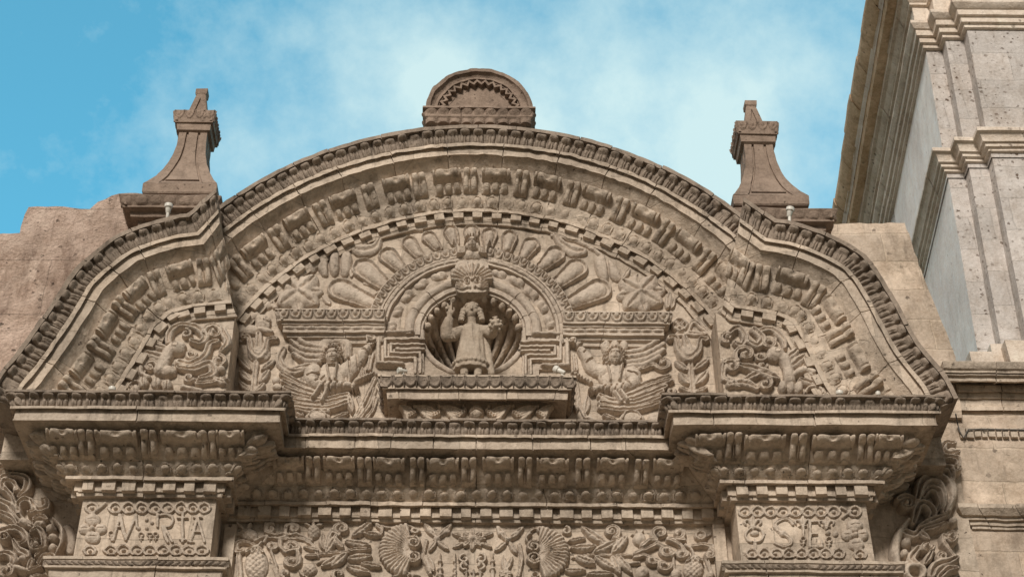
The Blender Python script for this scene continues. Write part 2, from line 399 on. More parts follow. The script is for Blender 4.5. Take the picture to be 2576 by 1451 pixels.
def tongues(parent, path, groups, n0, o0, n1, o1, w, sp, name='leaf_moulding', margin=.0, depth=.05):
    mb = MB()
    for gi in groups:
        fr, pitch = path.frames(n0, o0, gi, spacing=sp, margin=margin)
        for f in fr:
            s = RNG.uniform(.84, 1.06); dd = 1.0 if RNG.uniform() > .08 else RNG.uniform(.25, .6)
            place(mb, tile(f_tongue, w*s*pitch/sp, n0, o0, n1, o1, 15, 14, dd*depth*RNG.uniform(.8, 1.12)), f, n0, o0, jit=.007)
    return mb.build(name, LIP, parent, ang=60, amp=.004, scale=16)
def eggs(parent, path, groups, n0, o0, n1, o1, w, sp, name='egg_moulding', margin=.0, depth=.05):
    mb = MB()
    for gi in groups:
        fr, pitch = path.frames(n0, o0, gi, spacing=sp, margin=margin)
        for f in fr:
            place(mb, tile(f_egg, w*RNG.uniform(.86, 1.06), n0, o0, n1, o1, 14, 11, depth*RNG.uniform(.6, 1.15)), f, n0, o0, jit=.009)
    return mb.build(name, TAN, parent, ang=70, amp=.005, scale=14)
def dentils(parent, path, groups, n0, n1, oi, oo, w, sp, name='dentil_course', margin=0.):
    """one continuous crenellated course"""
    mb = MB()
    for gi in groups:
        nm = (n0+n1)/2
        fr, pitch = path.frames(nm, oi, gi, spacing=sp, margin=margin)
        rows = []
        for org, T, N, O in fr:
            ww = w*RNG.uniform(.82, 1.15); dn = RNG.uniform(-.008, .008); do = RNG.uniform(-.005, .005)
            pt = lambda s_, n, o: org+s_*T+(n-nm)*N+(o-oi)*O
            for s_, o in ((-pitch*.52, oi+.002), (-ww/2-.002, oi+.002), (-ww/2, oo+do), (ww/2, oo+do), (ww/2+.002, oi+.002), (pitch*.48, oi+.002)):
                d_ = dn if o > oi+.01 else -.012
                rows.append([pt(s_, n0, oi-.02), pt(s_, n0, o), pt(s_, n1+d_, o), pt(s_, n1+d_, oi-.03)])
        R = np.array(rows); nr = len(rows)
        mb.add(R.reshape(-1, 3), [(r*4+j, r*4+j+1, (r+1)*4+j+1, (r+1)*4+j) for r in range(nr-1) for j in range(3)])
    return mb.build(name, TAN, parent, ang=30, amp=.004, scale=12)
def brackets(parent, path, gi, n0, o0, n1, o1, offs, depth=.19):
    """alternating narrow consoles and wide roll blocks; offs: list of (kind, fraction, width)"""
    nm, om = n0, o0
    L_ = path.line(n0, o0, gi); tot = np.linalg.norm(np.diff(L_, axis=0), axis=1).sum()
    for kind, fr_, w in offs:
        fr, _ = path.frames(n0, o0, gi, offs=[fr_*tot], spacing=1)
        mb = MB()
        if kind == 'B': t = tile(f_console, w, n0, o0, n1, o1, 21, 22, depth*RNG.uniform(.88, 1.08)); nmn = 'console'
        else: t = tile(f_block, w, n0, o0, n1, o1, 37, 22, depth*RNG.uniform(.85, 1.05)); nmn = 'roll_block'
        place(mb, t, fr[0], n0, o0, jit=.005)
        mb.build(nmn, TAN, parent, ang=50, amp=.005, scale=9)
def corner_lump(mb, p, r):
    """rounded carved corner knob"""
    th = np.linspace(0, np.pi, 9); ph = np.linspace(0, 2*np.pi, 13)[:-1]
    v = [(p[0]+r[0]*math.sin(t)*math.cos(f), p[1]+r[1]*math.sin(t)*math.sin(f), p[2]+r[2]*math.cos(t)) for t in th for f in ph]
    f = [(i*12+j, i*12+(j+1) % 12, (i+1)*12+(j+1) % 12, (i+1)*12+j) for i in range(8) for j in range(12)]
    mb.add(v, f)

nE0, nE1 = zn(1059, .985*k), zn(1091, .915*k)
tongues(ent_o, ent_path, range(7), nE0, .91*k, nE1, .86*k, .145, .168, margin=.0, depth=.085)
nB0, nB1 = zn(1163, .605*k), zn(1226, .345*k)
nO0, nO1 = zn(1236, .32*k), zn(1262, .20*k)
nD0, nD1 = zn(1277, .165*k), zn(1299, .165*k)
eggs(ent_o, ent_path, range(7), nO0-.015, .315*k, nO1, .20*k, .18, .185, margin=.04, depth=.09)
dentils(ent_o, ent_path, range(7), nD0-.015, nD1, .11*k, .175*k, .14, .235, margin=.05)
XOUT = interp(ENT, nB0)
def frac_u(us, v, Y, gi):
    L_ = ent_path.line(nB0, .605*k, gi); x0, x1 = L_[0][0], L_[-1][0]
    return [(PX(u, v, Y)-x0)/(x1-x0) for u in us]
A_ = [727, 853.7, 979, 1114, 1253, 1390, 1539, 1680]; B_ = [788.6, 917, 1050.6, 1179, 1322, 1465, 1614]
yb = Yc-.6*k
offs = [('A', f, .365) for f in frac_u(A_, 1175, yb, 3)]+[('B', f, .178) for f in frac_u(B_, 1175, yb, 3)]
brackets(ent_o, ent_path, 3, nB0, .60*k, nB1, .345*k, offs)
yb = Yp-.6*k
for gi, As, Bs in ((1, [(158, .36), (293, .47), (458, .47), (581, .32)], [217, 375, 524]), (5, [(1784, .34), (1922, .47), (2094, .47), (2233, .32)], [1844, 2007, 2177])):
    fs = frac_u([a for a, _ in As], 1110, yb, gi)
    offs = [('A', f, w) for f, (_, w) in zip(fs, As)]+[('B', f, .19) for f in frac_u(Bs, 1110, yb, gi)]
    brackets(ent_o, ent_path, gi, nB0, .60*k, nB1, .345*k, offs)
for gi in (0, 2, 4, 6):
    brackets(ent_o, ent_path, gi, nB0, .60*k, nB1, .345*k, [('B', .10, .16), ('A', .33, .28), ('B', .55, .16), ('A', .80, .28)] if gi in (0, 6) else [('A', .38, .26), ('B', .80, .17)])
# corner consoles of the bracket course, set on the diagonal, and corner leaves under the lip
for gi in range(6):
    p, A, B = ent_path.st[ent_path.groups[gi][1]]
    outer = abs(abs(p[0])-3.0) > .1 or p[1] < -.3
    T = np.array([-B[1], B[0], 0]); T /= np.linalg.norm(T); O = B/np.linalg.norm(B)
    q2 = np.linalg.norm(B)
    if not outer: continue
    mb = MB(); place(mb, tile(f_corner, .19, nB0, .60*k*q2, nB1, .345*k*q2, 21, 22, .12), (p+nB0*A+.60*k*B, T, A, O), nB0, .60*k*q2)
    mb.build('corner_knob', TAN, ent_o, ang=50, amp=.008, scale=9)
    mb = MB(); place(mb, tile(f_tongue, .15, nE0, .90*k*q2, nE1, .85*k*q2, 15, 14, .10), (p+nE0*A+.90*k*B, T, A, O), nE0, .90*k*q2)
    mb.build('corner_leaf', LIP, ent_o, ang=60, amp=.005)
    mb = MB(); place(mb, tile(f_egg, .15, nO0-.01, .31*k*q2, nO1, .20*k*q2, 14, 11, .08), (p+(nO0-.01)*A+.31*k*B, T, A, O), nO0-.01, .31*k*q2)
    mb.build('corner_egg', TAN, ent_o, ang=60, amp=.005)

# lower walls
w = MB()
def slab(mb, x0, x1, yf, yb, z0, z1, step=.25):
    mb.box(x0, x1, yf, yb, z0, z1)
zf0 = 0.0
slab(w, XL1-.2, XR1+.2, Yc, .9, zf0, ZL-.02)
w.build('frieze_wall', TAN, portal)
w = MB(); slab(w, -7.6, XL0+.3, .03, .9, zf0, ZL-.1)
w.build('side_panel_wall', TAN, portal)
w = MB(); slab(w, XR0-.3, PX(2425, 1250, .03), .03, .9, zf0, ZL-.1); w.build('side_panel_wall', TAN, portal)
zcap = PZ(1200, 1410, Yp-.2)
piers = []
for x0, x1 in ((XL0, XL1), (XR1, XR0)):
    w = MB(); w.box(x0, x1, Yp, .5, zcap-.1, ZL-.06)
    piers.append(w.build('pier_block', TAN, portal))
    w2 = MB(); w2.box(x0+.02, x1-.02, Yp+.02, .5, 0, zcap-.1); w2.build('pier_shaft', TAN, portal)
# lower pier capitals (only their tops show)
CAPV = [(0, .26), (.035, .26), (.04, .245), (.10, .22), (.105, .235), (.13, .235), (.135, .19), (.22, .18), (.225, .12), (.26, .11), (.27, .06), (.40, .05), (.41, 0)]
for (x0, x1), po, uu, vv in (((XL0, XL1), piers[0], 350, 1399), ((XR1, XR0), piers[1], 2030, 1409)):
    zz = PZ(uu, vv, Yp-.26)
    pth = plan_path([(x0, .0), (x0, Yp), (x1, Yp), (x1, .0)], zz)
    w = MB(); sweep(w, pth, [(0, 0)]+CAPV, joints=.7)
    co = w.build('pier_capital', TAN, portal, amp=.004)
    mb = MB()
    fr, pt = pth.frames(.04, .235, 1, spacing=.075)
    for q, f in enumerate(fr):
        sgn = 1 if q < len(fr)/2 else -1
        t = tile(lambda a, b, s=sgn: sq(1-((a-s*(b-.5)*1.0)/.55)**2)*sq(1-np.abs(2*b-1)**4), .13, .04, .235, .10, .215, 9, 6, .035)
        place(mb, t, f, .04, .235)
    mb.build('rope_moulding', LIP, co, ang=60, amp=.004)

# ------------------------------------------------------------------ the arched pediment
AR_O = .65
ARC_V = [(314, 1.0), (322, 1.0), (323, .975), (360, .87), (361, .89), (367, .89), (369, .81), (386, .81), (389, .83), (390, .80), (424, .56), (426, .55), (432, .53), (444, .49), (462, .42), (480, .34), (490, .30),
         (496, .29), (500, .28), (514, .23), (525, .19), (526.5, .215), (532, .215), (535, .16), (536, .10), (555, .10), (557, .085), (564, .07), (567, .02), (569, 0)]
def arcprof(o_scale, Y0):
    zt = PZ(1200, 314, Y0-o_scale)
    return [(zt-PZ(1200, v, Y0-o*o_scale), o*o_scale) for v, o in ARC_V]
ARP = arcprof(AR_O, 0.0)
def na(v): # n on the arc profile for a photo height at the apex
    vs = [r[0] for r in ARC_V]; return float(np.interp(v, vs, [p[0] for p in ARP])), float(np.interp(v, vs, [p[1] for p in ARP]))
ZAP = PZ(1200, 314, -AR_O); RL = 4.6; ZC = ZAP-RL
def arc_path(cx, cz, R, a0, a1, Y, step=.075):
    n = int(abs(a1-a0)*R/step); st = []
    for i in range(n+1):
        a = a0+(a1-a0)*i/n
        st.append((np.array([cx+R*math.sin(a), Y, cz+R*math.cos(a)]), np.array([-math.sin(a), 0, -math.cos(a)]), np.array([0, -1., 0])))
    return Path(st, [(0, n)])
marc = arc_path(0, ZC, RL, -rad(72), rad(72), 0.0)
def split_lip(prof):
    nl = [p for p in prof if p[0] <= na(360)[0]+1e-6][-1]
    i_ = prof.index(nl); o0, o1 = prof[2][1], nl[1]
    lip = [prof[0], prof[1], prof[2], (prof[2][0]+.006, o0-.06), (nl[0]-.01, o1-.045), (nl[0]+.003, o1-.045)]
    return lip, [(nl[0]-.004, o1-.09)]+prof[i_:]
lp_, rest_ = split_lip(ARP)
w = MB(); sweep(w, marc, rest_, joints=.85, cap=False)
main_arch = w.build('main_arch', TAN, portal, amp=.008, scale=9)
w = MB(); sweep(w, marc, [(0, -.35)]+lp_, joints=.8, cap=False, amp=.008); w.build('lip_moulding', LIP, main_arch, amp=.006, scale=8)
def dress_arch(parent, path, groups, O_, sp_scale=1., brk=None):
    s = O_/AR_O
    n0, o0 = na(324); n1, o1 = na(359)
    tongues(parent, path, groups, n0, o0*s-.06, n1, o1*s-.04, .15, .175, depth=.088)
    n0, o0 = na(498); n1, o1 = na(525)
    eggs(parent, path, groups, n0-.012, o0*s-.005, n1, o1*s, .18, .205, depth=.068, margin=.02)
    n0, o0 = na(537); n1, o1 = na(554)
    dentils(parent, path, groups, n0-.015, n1, .10*O_, .165*O_+.02, .15, .265, margin=.03)
    n0, o0 = na(431); n1, o1 = na(489)
    for gi in groups:
        L_ = path.line(n0, o0*s, gi); tot = np.linalg.norm(np.diff(L_, axis=0), axis=1).sum()
        if brk is None or gi not in brk:
            pr = max(1, round(tot/.70)); offs = []
            for q in range(pr):
                offs.append(('A', (q+.36)/pr+RNG.uniform(-.004, .004), .36*tot/pr/.70)); offs.append(('B', (q+.86)/pr, .18*tot/pr/.70))
        else: offs = brk[gi]
        brackets(parent, path, gi, n0, o0*s-.01, n1, o1*s, offs, depth=.135)
dress_arch(main_arch, marc, [0], AR_O)

# side arcs: measured lips (photo px), at the pier plane
SO = .62
def smooth_pts(pts, step):
    pts = np.array(pts, float); out = []
    for i in range(len(pts)-1):
        p0 = pts[max(i-1, 0)]; p1 = pts[i]; p2 = pts[i+1]; p3 = pts[min(i+2, len(pts)-1)]
        for q in range(12):
            t = q/12.
            out.append(.5*((2*p1)+(-p0+p2)*t+(2*p0-5*p1+4*p2-p3)*t*t+(-p0+3*p1-3*p2+p3)*t**3))
    out.append(pts[-1]); out = np.array(out)
    d = np.concatenate([[0], np.cumsum(np.linalg.norm(np.diff(out, axis=0), axis=1))]); n = max(2, int(d[-1]/step))
    s = np.linspace(0, d[-1], n+1)
    return np.stack([np.interp(s, d, out[:, i]) for i in range(out.shape[1])], -1)
def elev_path(lip, kink, Y, side, dx=0.):
    """lip, kink: (x,z) points, running from the outside inwards; side = +1 when that run goes to +x"""
    a = smooth_pts(lip, .08); b = np.array(kink, float)
    n = max(2, int(np.linalg.norm(b[-1]-b[0])/.08)); bb = b[0]+(b[-1]-b[0])*np.linspace(0, 1, n+1)[:, None]
    def nrm(t):
        t = t/np.linalg.norm(t); return np.array([t[1], -t[0]])*side
    NA = []
    tg = np.gradient(a, axis=0); 
    na_ = [nrm(t) for t in tg]
    nk = nrm(bb[-1]-bb[0]); e = na_[-1]; mit = (e+nk)/(1+e@nk)
    end = np.array([0, -1.0])/max(.45, -nk[1])*1.0
    end = np.array([dx/1.2, -1.12])
    st = []; Bv = np.array([0, -1., 0])
    for p, v in zip(a[:-1], na_[:-1]): st.append((np.array([p[0], Y, p[1]]), np.array([v[0], 0, v[1]]), Bv))
    st.append((np.array([a[-1][0], Y, a[-1][1]]), np.array([mit[0], 0, mit[1]]), Bv)); i0 = len(st)-1
    for q in range(1, n+1):
        t = q/n; v = mit*(1-t)+end*t
        st.append((np.array([bb[q][0], Y, bb[q][1]]), np.array([v[0], 0, v[1]]), Bv))
    return Path(st, [(0, i0), (i0, len(st)-1)])
YA = -.55
def wz(pts, Y): return [(PX(u, v, Y), PZ(u, v, Y)) for u, v in pts]
lipL = wz([(-32, 992), (-16, 963), (0, 935), (40, 887), (120, 775), (180, 683), (240, 627), (304, 583), (400, 551), (444, 540), (470, 537)], YA-SO)
kinkL = wz([(470, 537), (543, 473)], YA-SO)
lipR = wz([(2412, 1000), (2404, 985), (2377, 937), (2308, 851), (2243, 734), (2178, 643), (2091, 591), (2010, 562), (1952, 551)], YA-SO)
kinkR = wz([(1952, 551), (1872, 496)], YA-SO)
ARS = [(n, o*SO/AR_O) for n, o in ARP]
side_arches = []
for lip, kk, sd_ in ((lipL, kinkL, 1), (lipR, kinkR, -1)):
    pth = elev_path(lip, kk, YA, sd_, (PX(574, 805, YA)-kk[-1][0]) if sd_ > 0 else (PX(1820, 815, YA)-kk[-1][0]))
    pth.skew = (1,)
    lp_, rest_ = split_lip(ARS)
    w = MB(); sweep(w, pth, [(ARS[-1][0], -.5), (rest_[0][0], -.5)]+rest_, joints=.85, cap=True)
    so = w.build('side_arch', TAN, portal, amp=.005, scale=8)
    w = MB(); sweep(w, pth, [(lp_[-1][0], -.5), (0, -.5)]+lp_, joints=.8, cap=True, amp=.008); w.build('lip_moulding', LIP, so, amp=.006, scale=8)
    dress_arch(so, pth, [0, 1], SO, brk={1: [('B', .2, .17), ('A', .68, .30)]})
    side_arches.append((so, pth))
    # the pier wall under the arc
    inner = pth.line(ARP[-1][0]-.03, 0, 0)[4:]
    inn2 = pth.line(ARP[-1][0]-.03, 0, 1)
    xi = PX(578, 900, YA) if sd_ > 0 else PX(1812, 900, YA)
    poly = [(p[0], p[2]) for p in inner if (xi-p[0])*sd_ > .04]
    poly = poly+[(xi, poly[-1][1]+.12), (xi, 11.6), (poly[0][0], 11.6)]
    w = MB(); n_ = len(poly)
    w.add([(x, YA+.003, z) for x, z in poly]+[(x, .5, z) for x, z in poly], [tuple(range(n_))]+[(i, (i+1) % n_, n_+(i+1) % n_, n_+i) for i in range(n_)])
    w.build('pier_wall', TAN, portal)

# wall mass behind the arches
def extrude_poly(mb, pts, y0, y1):
    n_ = len(pts)
    mb.add([(x, y0, z) for x, z in pts]+[(x, y1, z) for x, z in pts], [tuple(range(n_)), tuple(range(2*n_-1, n_-1, -1))]+[(i, (i+1) % n_, n_+(i+1) % n_, n_+i) for i in range(n_)])
w = MB()
pts = [((RL-.04)*math.sin(a), ZC+(RL-.04)*math.cos(a)) for a in np.linspace(-rad(70), rad(70), 60)]
pts += [(4.3, 11.9), (-4.3, 11.9)]
extrude_poly(w, pts, 1.05, 1.7); w.build('pediment_back', TAN, portal)
for so, pth in side_arches:
    lp = pth.line(.03, 0, 0); lp2 = pth.line(.03, 0, 1)
    pts = [(p[0], p[2]) for p in lp]+[(lp2[-1][0], lp2[-1][2])]
    pts += [(pts[-1][0], 11.9), (pts[0][0], 11.9)]
    w = MB(); extrude_poly(w, pts, -.35, .9); w.build('side_pediment_back', TAN, portal)

# tympanum wall with the niche opening
NCX, NCZ = PX(1190, 838, 0), PZ(1190, 838, 0); NRX = (PX(1316, 838, 0)-PX(1064, 838, 0))/2; NRZ = PZ(1190, 738, 0)-NCZ
xs = np.arange(-4.2, 4.2, .05); zs = np.arange(11.9, 16.6, .05)
w = MB(); idx = -np.ones((len(zs), len(xs)), int); vs = []; fs = []
for i, z in enumerate(zs):
    for j, x in enumerate(xs):
        if x*x+(z-ZC)**2 < (RL-.6)**2 or z < ZC+.3: idx[i, j] = len(vs); vs.append((x, 0.0, z))
def inhole(x, z): return ((x-NCX)/NRX)**2+((z-NCZ)/NRZ)**2 < 1.0
for i in range(len(zs)-1):
    for j in range(len(xs)-1):
        q = (idx[i, j], idx[i, j+1], idx[i+1, j+1], idx[i+1, j])
        if min(q) >= 0 and not inhole(xs[j]+.025, zs[i]+.025): fs.append(q)
w.add(vs, fs); tymp = w.build('tympanum_wall', TAN, portal, amp=.006, scale=5)

# ------------------------------------------------------------------ pinnacles, crest
def ring_loft(mb, rings, cap=True):
    """rings of square cross-sections: (cx,cy,z,hx,hy)"""
    v = []; 
    for cx, cy, z, hx, hy in rings: v += [(cx-hx, cy-hy, z), (cx+hx, cy-hy, z), (cx+hx, cy+hy, z), (cx-hx, cy+hy, z)]
    f = [(i*4+j, i*4+(j+1) % 4, (i+1)*4+(j+1) % 4, (i+1)*4+j) for i in range(len(rings)-1) for j in range(4)]
    if cap: f += [(3, 2, 1, 0), tuple(len(v)-4+i for i in range(4))]
    mb.add(v, f)
YPN = -.35
def pinnacle(name_label, base, top, ulist, plinth_u, plinth_v):
    ub0, ub1, vb = base; 
    yf = YPN
    x0, x1 = PX(ub0, vb, yf), PX(ub1, vb, yf); cx = (x0+x1)/2; hb = (x1-x0)/2; cy = yf+hb
    z0 = PZ((ub0+ub1)/2, vb, yf)
    pn = empty('pinnacle', name_label, 'pinnacle', (cx, cy, z0-.25), 'stone pinnacles on the pediment')
    zt = {}
    def zat(v, hy): return PZ((ub0+ub1)/2, v, cy-hy)
    dv = vb-487
    v = lambda y: y+dv
    # base slab
    w = MB(); ring_loft(w, [(cx, cy, z0-.10, hb*.80, hb*.80), (cx, cy, z0+.015, hb*.80, hb*.80)]); ring_loft(w, [(cx, cy, z0+.01, hb*.97, hb*.97), (cx, cy, z0+.03, hb, hb), (cx, cy, z0+.17, hb, hb), (cx, cy, z0+.20, hb*.965, hb*.965)])
    keep(w.build('base_slab', PINST, None, amp=.008, ang=30), pn)
    # concave shaft: measured half widths
    zs0, zs1 = z0+.19, zat(v(330), hb*.38)
    rings = []; tt = np.linspace(0, 1, 22)
    def hw(t): return hb*(.335+.59*(1-t)**2.3)
    for t in tt: rings.append((cx, cy, zs0+(zs1-zs0)*t, hw(t), hw(t)))
    w = MB(); ring_loft(w, rings); sh = keep(w.build('shaft', PINST, None, amp=.008, ang=40, scale=9), pn)
    # raised border strips on the faces
    w = MB()
    for ax in range(4):
        ca, sa = math.cos(ax*math.pi/2), math.sin(ax*math.pi/2)
        for sgn in (-1, 1):
            rows = []
            for t in tt:
                h = hw(t); z = zs0+(zs1-zs0)*t; wi = .30*h+.02
                for s_, o_ in ((1.0, -.02), (1.0, .03), (1-wi/h, .03), (1-wi/h-.015, -.02)):
                    lx, ly = sgn*h*s_ + (sgn*.03 if s_ == 1.0 else 0), -(h+o_)
                    rows.append((cx+lx*ca-ly*sa, cy+lx*sa+ly*ca, z))
            f = [(i*4+j, i*4+j+1, (i+1)*4+j+1, (i+1)*4+j) for i in range(len(tt)-1) for j in range(3)]
            w.add(rows, f)
        rows = []
        for t in tt[2:]:
            h = hw(t); z = zs0+(zs1-zs0)*t; m_ = max(.02, h-(.30*h+.02)-.035)
            for lx, o_ in ((-m_-.010, -.02), (-m_, .03), (m_, .03), (m_+.010, -.02)):
                ly = -(h+o_); rows.append((cx+lx*ca-ly*sa, cy+lx*sa+ly*ca, z))
        w.add(rows, [(i*4+j, i*4+j+1, (i+1)*4+j+1, (i+1)*4+j) for i in range(len(tt)-3) for j in range(3)]+[(0, 3, 2, 1)])
        h0 = hw(0); h1 = hw(.05)
        z_ = zs0
        rows = []
        for lx, ly, zz in ((-h0*.62, -h0-.03, z_), (h0*.62, -h0-.03, z_), (h1*.62, -h1-.03, z_+.06), (-h1*.62, -h1-.03, z_+.06), (h1*.62, -h1+.02, z_+.075), (-h1*.62, -h1+.02, z_+.075)):
            rows.append((cx+lx*ca-ly*sa, cy+lx*sa+ly*ca, zz))
        w.add(rows, [(0, 1, 2, 3), (3, 2, 4, 5)])
    keep(w.build('border_strip', PINST, None, amp=.005, ang=30), pn)
    # cornice block with scallops
    hc = hb*.575; zc0 = zs1-.04
    w = MB(); ring_loft(w, [(cx, cy, zc0, hb*.39, hb*.39), (cx, cy, zc0+.02, hb*.47, hb*.47), (cx, cy, zc0+.13, hb*.485, hb*.485), (cx, cy, zc0+.135, hc*.93, hc*.93), (cx, cy, zc0+.32, hc, hc), (cx, cy, zc0+.36, hc, hc), (cx, cy, zc0+.37, hc*.9, hc*.9)])
    cb = keep(w.build('cornice', PINST, None, amp=.006, ang=30), pn)
    w = MB()
    pth = plan_path([(cx-hc, cy+hc), (cx-hc, cy-hc), (cx+hc, cy-hc), (cx+hc, cy+hc), (cx-hc, cy+hc)], zc0+.36)
    for gi in range(4):
        fr, pt = pth.frames(0, 0, gi, count=4)
        for f in fr:
            t = tile(lambda a, b: np.maximum(sq(1-((np.hypot(a, b*1.25)-.85)/.2)**2), .9*sq(1-(np.hypot(a, b*1.3-.25)/.42)**2)), pt, .02, -.012, .20, -.03, 13, 9, .035)
            place(w, t, f, 0, 0)
    keep(w.build('scallop_band', PINST, None, amp=.004, ang=60), pn); bpy.data.objects
    # top spire
    zp0 = zc0+.36; zp1 = zat(v(238), hb*.12)
    w = MB(); ring_loft(w, [(cx, cy, zp0-.05, hb*.27, hb*.27), (cx, cy, zp1, hb*.085, hb*.085)])
    keep(w.build('spire', PINST, None, amp=.005), pn)
    w = MB()
    for ax in range(4):
        ca, sa = math.cos(ax*math.pi/2), math.sin(ax*math.pi/2)
        for sgn in (-1, 1):
            rows = []
            for t in (0, 1):
                h = hb*(.27+(.085-.27)*t); z = zp0-.05+(zp1-zp0+.05)*t; wi = .055
                for lx, ly in ((sgn*(h+.015), -h+.02), (sgn*(h+.015), -h-.025), (sgn*(h-wi), -h-.025), (sgn*(h-wi), -h+.02)):
                    rows.append((cx+lx*ca-ly*sa, cy+lx*sa+ly*ca, z))
            w.add(rows, [(0, 1, 5, 4), (1, 2, 6, 5), (2, 3, 7, 6)])
    keep(w.build('spire_rib', PINST, None, amp=.003), pn)
    zc = zat(v(222), hb*.19)
    w = MB(); ring_loft(w, [(cx, cy, zp1-.03, hb*.11, hb*.11), (cx, cy, zp1+.005, hb*.165, hb*.165), (cx, cy, zc, hb*.17, hb*.17), (cx, cy, zc+.015, hb*.13, hb*.13)])
    keep(w.build('cap', PINST, None, amp=.005), pn)
    # moulded plinth the pinnacle stands on
    ua, ub = plinth_u; va, vb2 = plinth_v; yq = YPN-.12
    xa, xb = PX(ua, va, yq), PX(ub, va, yq); zt_ = PZ((ua+ub)/2, va, yq)
    pth = plan_path([(xa+.3, yq+1.4), (xa+.3, yq+.3), (xb-.3, yq+.3), (xb-.3, yq+1.4)], zt_)
    w = MB(); sweep(w, pth, [(0, -.5), (0, .29), (.015, .30), (.03, .31), (.15, .24), (.16, .25), (.19, .25), (.20, .16), (.27, .15), (.28, .06), (.34, .05), (.36, 0), (1.2, 0)], joints=3)
    po = keep(w.build('plinth', PINST, None, amp=.007), pn)
    w = MB()
    for gi in range(3):
        fr, pt = pth.frames(.02, .29, gi, spacing=.19)
        for f in fr:
            t = tile(lambda a, b: sq(1-(a/.95)**2-((b*2-1)/.98)**4)*.9, pt, .02, .28, .16, .22, 9, 9, .05); place(w, t, f, .02, .29, jit=.006)
    keep(w.build('leaf_band', PINST, None, amp=.006, ang=60), pn)
    return pn
pinnacle('left stone pinnacle with flared shaft, standing alone against the blue sky', (356, 543, 486), None, None, (302, 556), (488, 570))
pinnacle('right stone pinnacle with flared shaft, standing beside the pale tower', (1846, 2038, 516), None, None, (1842, 2104), (522, 575))

crest = empty('pediment_crest', 'half round stone lunette crest with a zigzag border on top of the main arch', 'crest', (PX(1204, 318, -.3), -.1, PZ(1204, 318, -.3)))
yq = -.38
xa, xb, zt_ = PX(1064, 272, yq), PX(1346, 272, yq), PZ(1204, 268, yq)
cxm = (xa+xb)/2
pth = plan_path([(xa+.08, yq+1.0), (xa+.08, yq+.08), (xb-.08, yq+.08), (xb-.08, yq+1.0)], zt_)
w = MB(); sweep(w, pth, [(0, -.4), (0, .08), (.035, .085), (.04, .04), (.16, .045), (.27, -.05), (.29, -.04), (.34, -.06), (.6, -.06)], joints=.7)
co = keep(w.build('crest_base', PINST, None, amp=.006), crest)
w = MB()
for gi in range(3):
    fr, pt = pth.frames(.05, .04, gi, spacing=.165)
    for f in fr:
        t = tile(lambda a, b: np.maximum(.7*sq(1-np.abs(a)**4)*sq(1-np.abs(2*b-1)**4)*(.6+.4*np.abs(2*b-1)), np.maximum(sq(1-(a/.85)**2-((b-.02)/.33)**2), sq(1-(a/.85)**2-((b-.98)/.33)**2))), pt*.96, .05, .05, .25, -.02, 11, 12, .05)
        place(w, t, f, .05, .04, jit=.004)
keep(w.build('leaf_band', PINST, None, amp=.004, ang=60), crest)
ra = (PX(1342, 265, yq+.16)-PX(1072, 265, yq+.16))/2; zap = PZ(1204, 172, yq+.16)
zc_ = PZ(1204, 268, yq+.16)-.05; rz = zap-zc_
pth = Path([], [])
st = []
for a in np.linspace(-rad(96), rad(96), 61):
    st.append((np.array([cxm+ra*math.sin(a), yq+.16, zc_+rz*math.cos(a)]), np.array([-math.sin(a), 0, -math.cos(a)]), np.array([0, -1., 0])))
pth = Path(st, [(0, 60)])
w = MB(); sweep(w, pth, [(0, -.7), (0, 0), (.06, .0), (.065, -.03), (.08, -.05), (.12, -.07), (.16, -.06), (.165, -.09), (.18, -.09), (.185, -.13), (.3, -.14)], joints=.6, cap=False)
keep(w.build('crest_arch', PINST, None, amp=.008), crest)
w = MB(); fr, pt = pth.frames(.19, -.10, 0, spacing=.12)
zz = []
for q, (org, T, N, O) in enumerate(fr):
    for s_, n_ in ((-.03, 0.0), (.03, .065)):
        zz.append((org+s_*T+n_*N, N, O, T))
v = []; f = []
for q, (p, N, O, T) in enumerate(zz):
    v += [p-.022*N+.045*O, p+.022*N+.045*O, p-.022*N-.05*O, p+.022*N-.05*O]
    if q:
        a = 4*(q-1); b = 4*q
        f += [(a, b, b+1, a+1), (a, a+2, b+2, b), (a+1, b+1, b+3, a+3)]
w.add(v, f); keep(w.build('zigzag_border', PINST, None, amp=.003), crest)
w = MB(); n_ = 40
vs = [(cxm+(ra-.12)*math.sin(a), yq+.30, zc_+(rz-.12)*math.cos(a)) for a in np.linspace(-rad(96), rad(96), n_)]
w.add(vs, [tuple(range(n_))])
vs = [(cxm+(ra-.01)*math.sin(a), yq+.85, zc_+(rz-.01)*math.cos(a)) for a in np.linspace(-rad(96), rad(96), n_)]
w.add(vs, [tuple(range(n_))])
keep(w.build('lunette_panel', PINST, None, ang=30), crest)
# ------------------------------------------------------------------ parapet walls beside the pediment
def wall_poly(name, label, uv, Y, depth, mat):
    pts = [(PX(u, v, Y), PZ(u, v, Y)) for u, v in uv]
    o = empty(name, label, 'wall', (sum(p[0] for p in pts)/len(pts), Y, 11.5))
    # roughened silhouette: subdivide edges
    q = []
    for i in range(len(pts)):
        a = np.array(pts[i]); b = np.array(pts[(i+1) % len(pts)]); n = max(1, int(np.linalg.norm(b-a)/.10))
        for t in range(n):
            e = a+(b-a)*t/n
            if n > 1 and t: e = e+RNG.uniform(-.012, .012, 2)
            q.append(tuple(e))
    w = MB(); extrude_poly(w, q, Y, Y+depth)
    keep(w.build('masonry', mat, None, ang=30), o)
    return o
lw = wall_poly('parapet_wall', 'weathered pinkish stepped stone wall left of the pediment against the sky', [(-60, 592), (50, 586), (62, 540), (72, 521), (140, 519), (226, 526), (246, 508), (300, 487), (420, 487), (420, 1000), (-60, 1060)], .05, .8, OLDW)
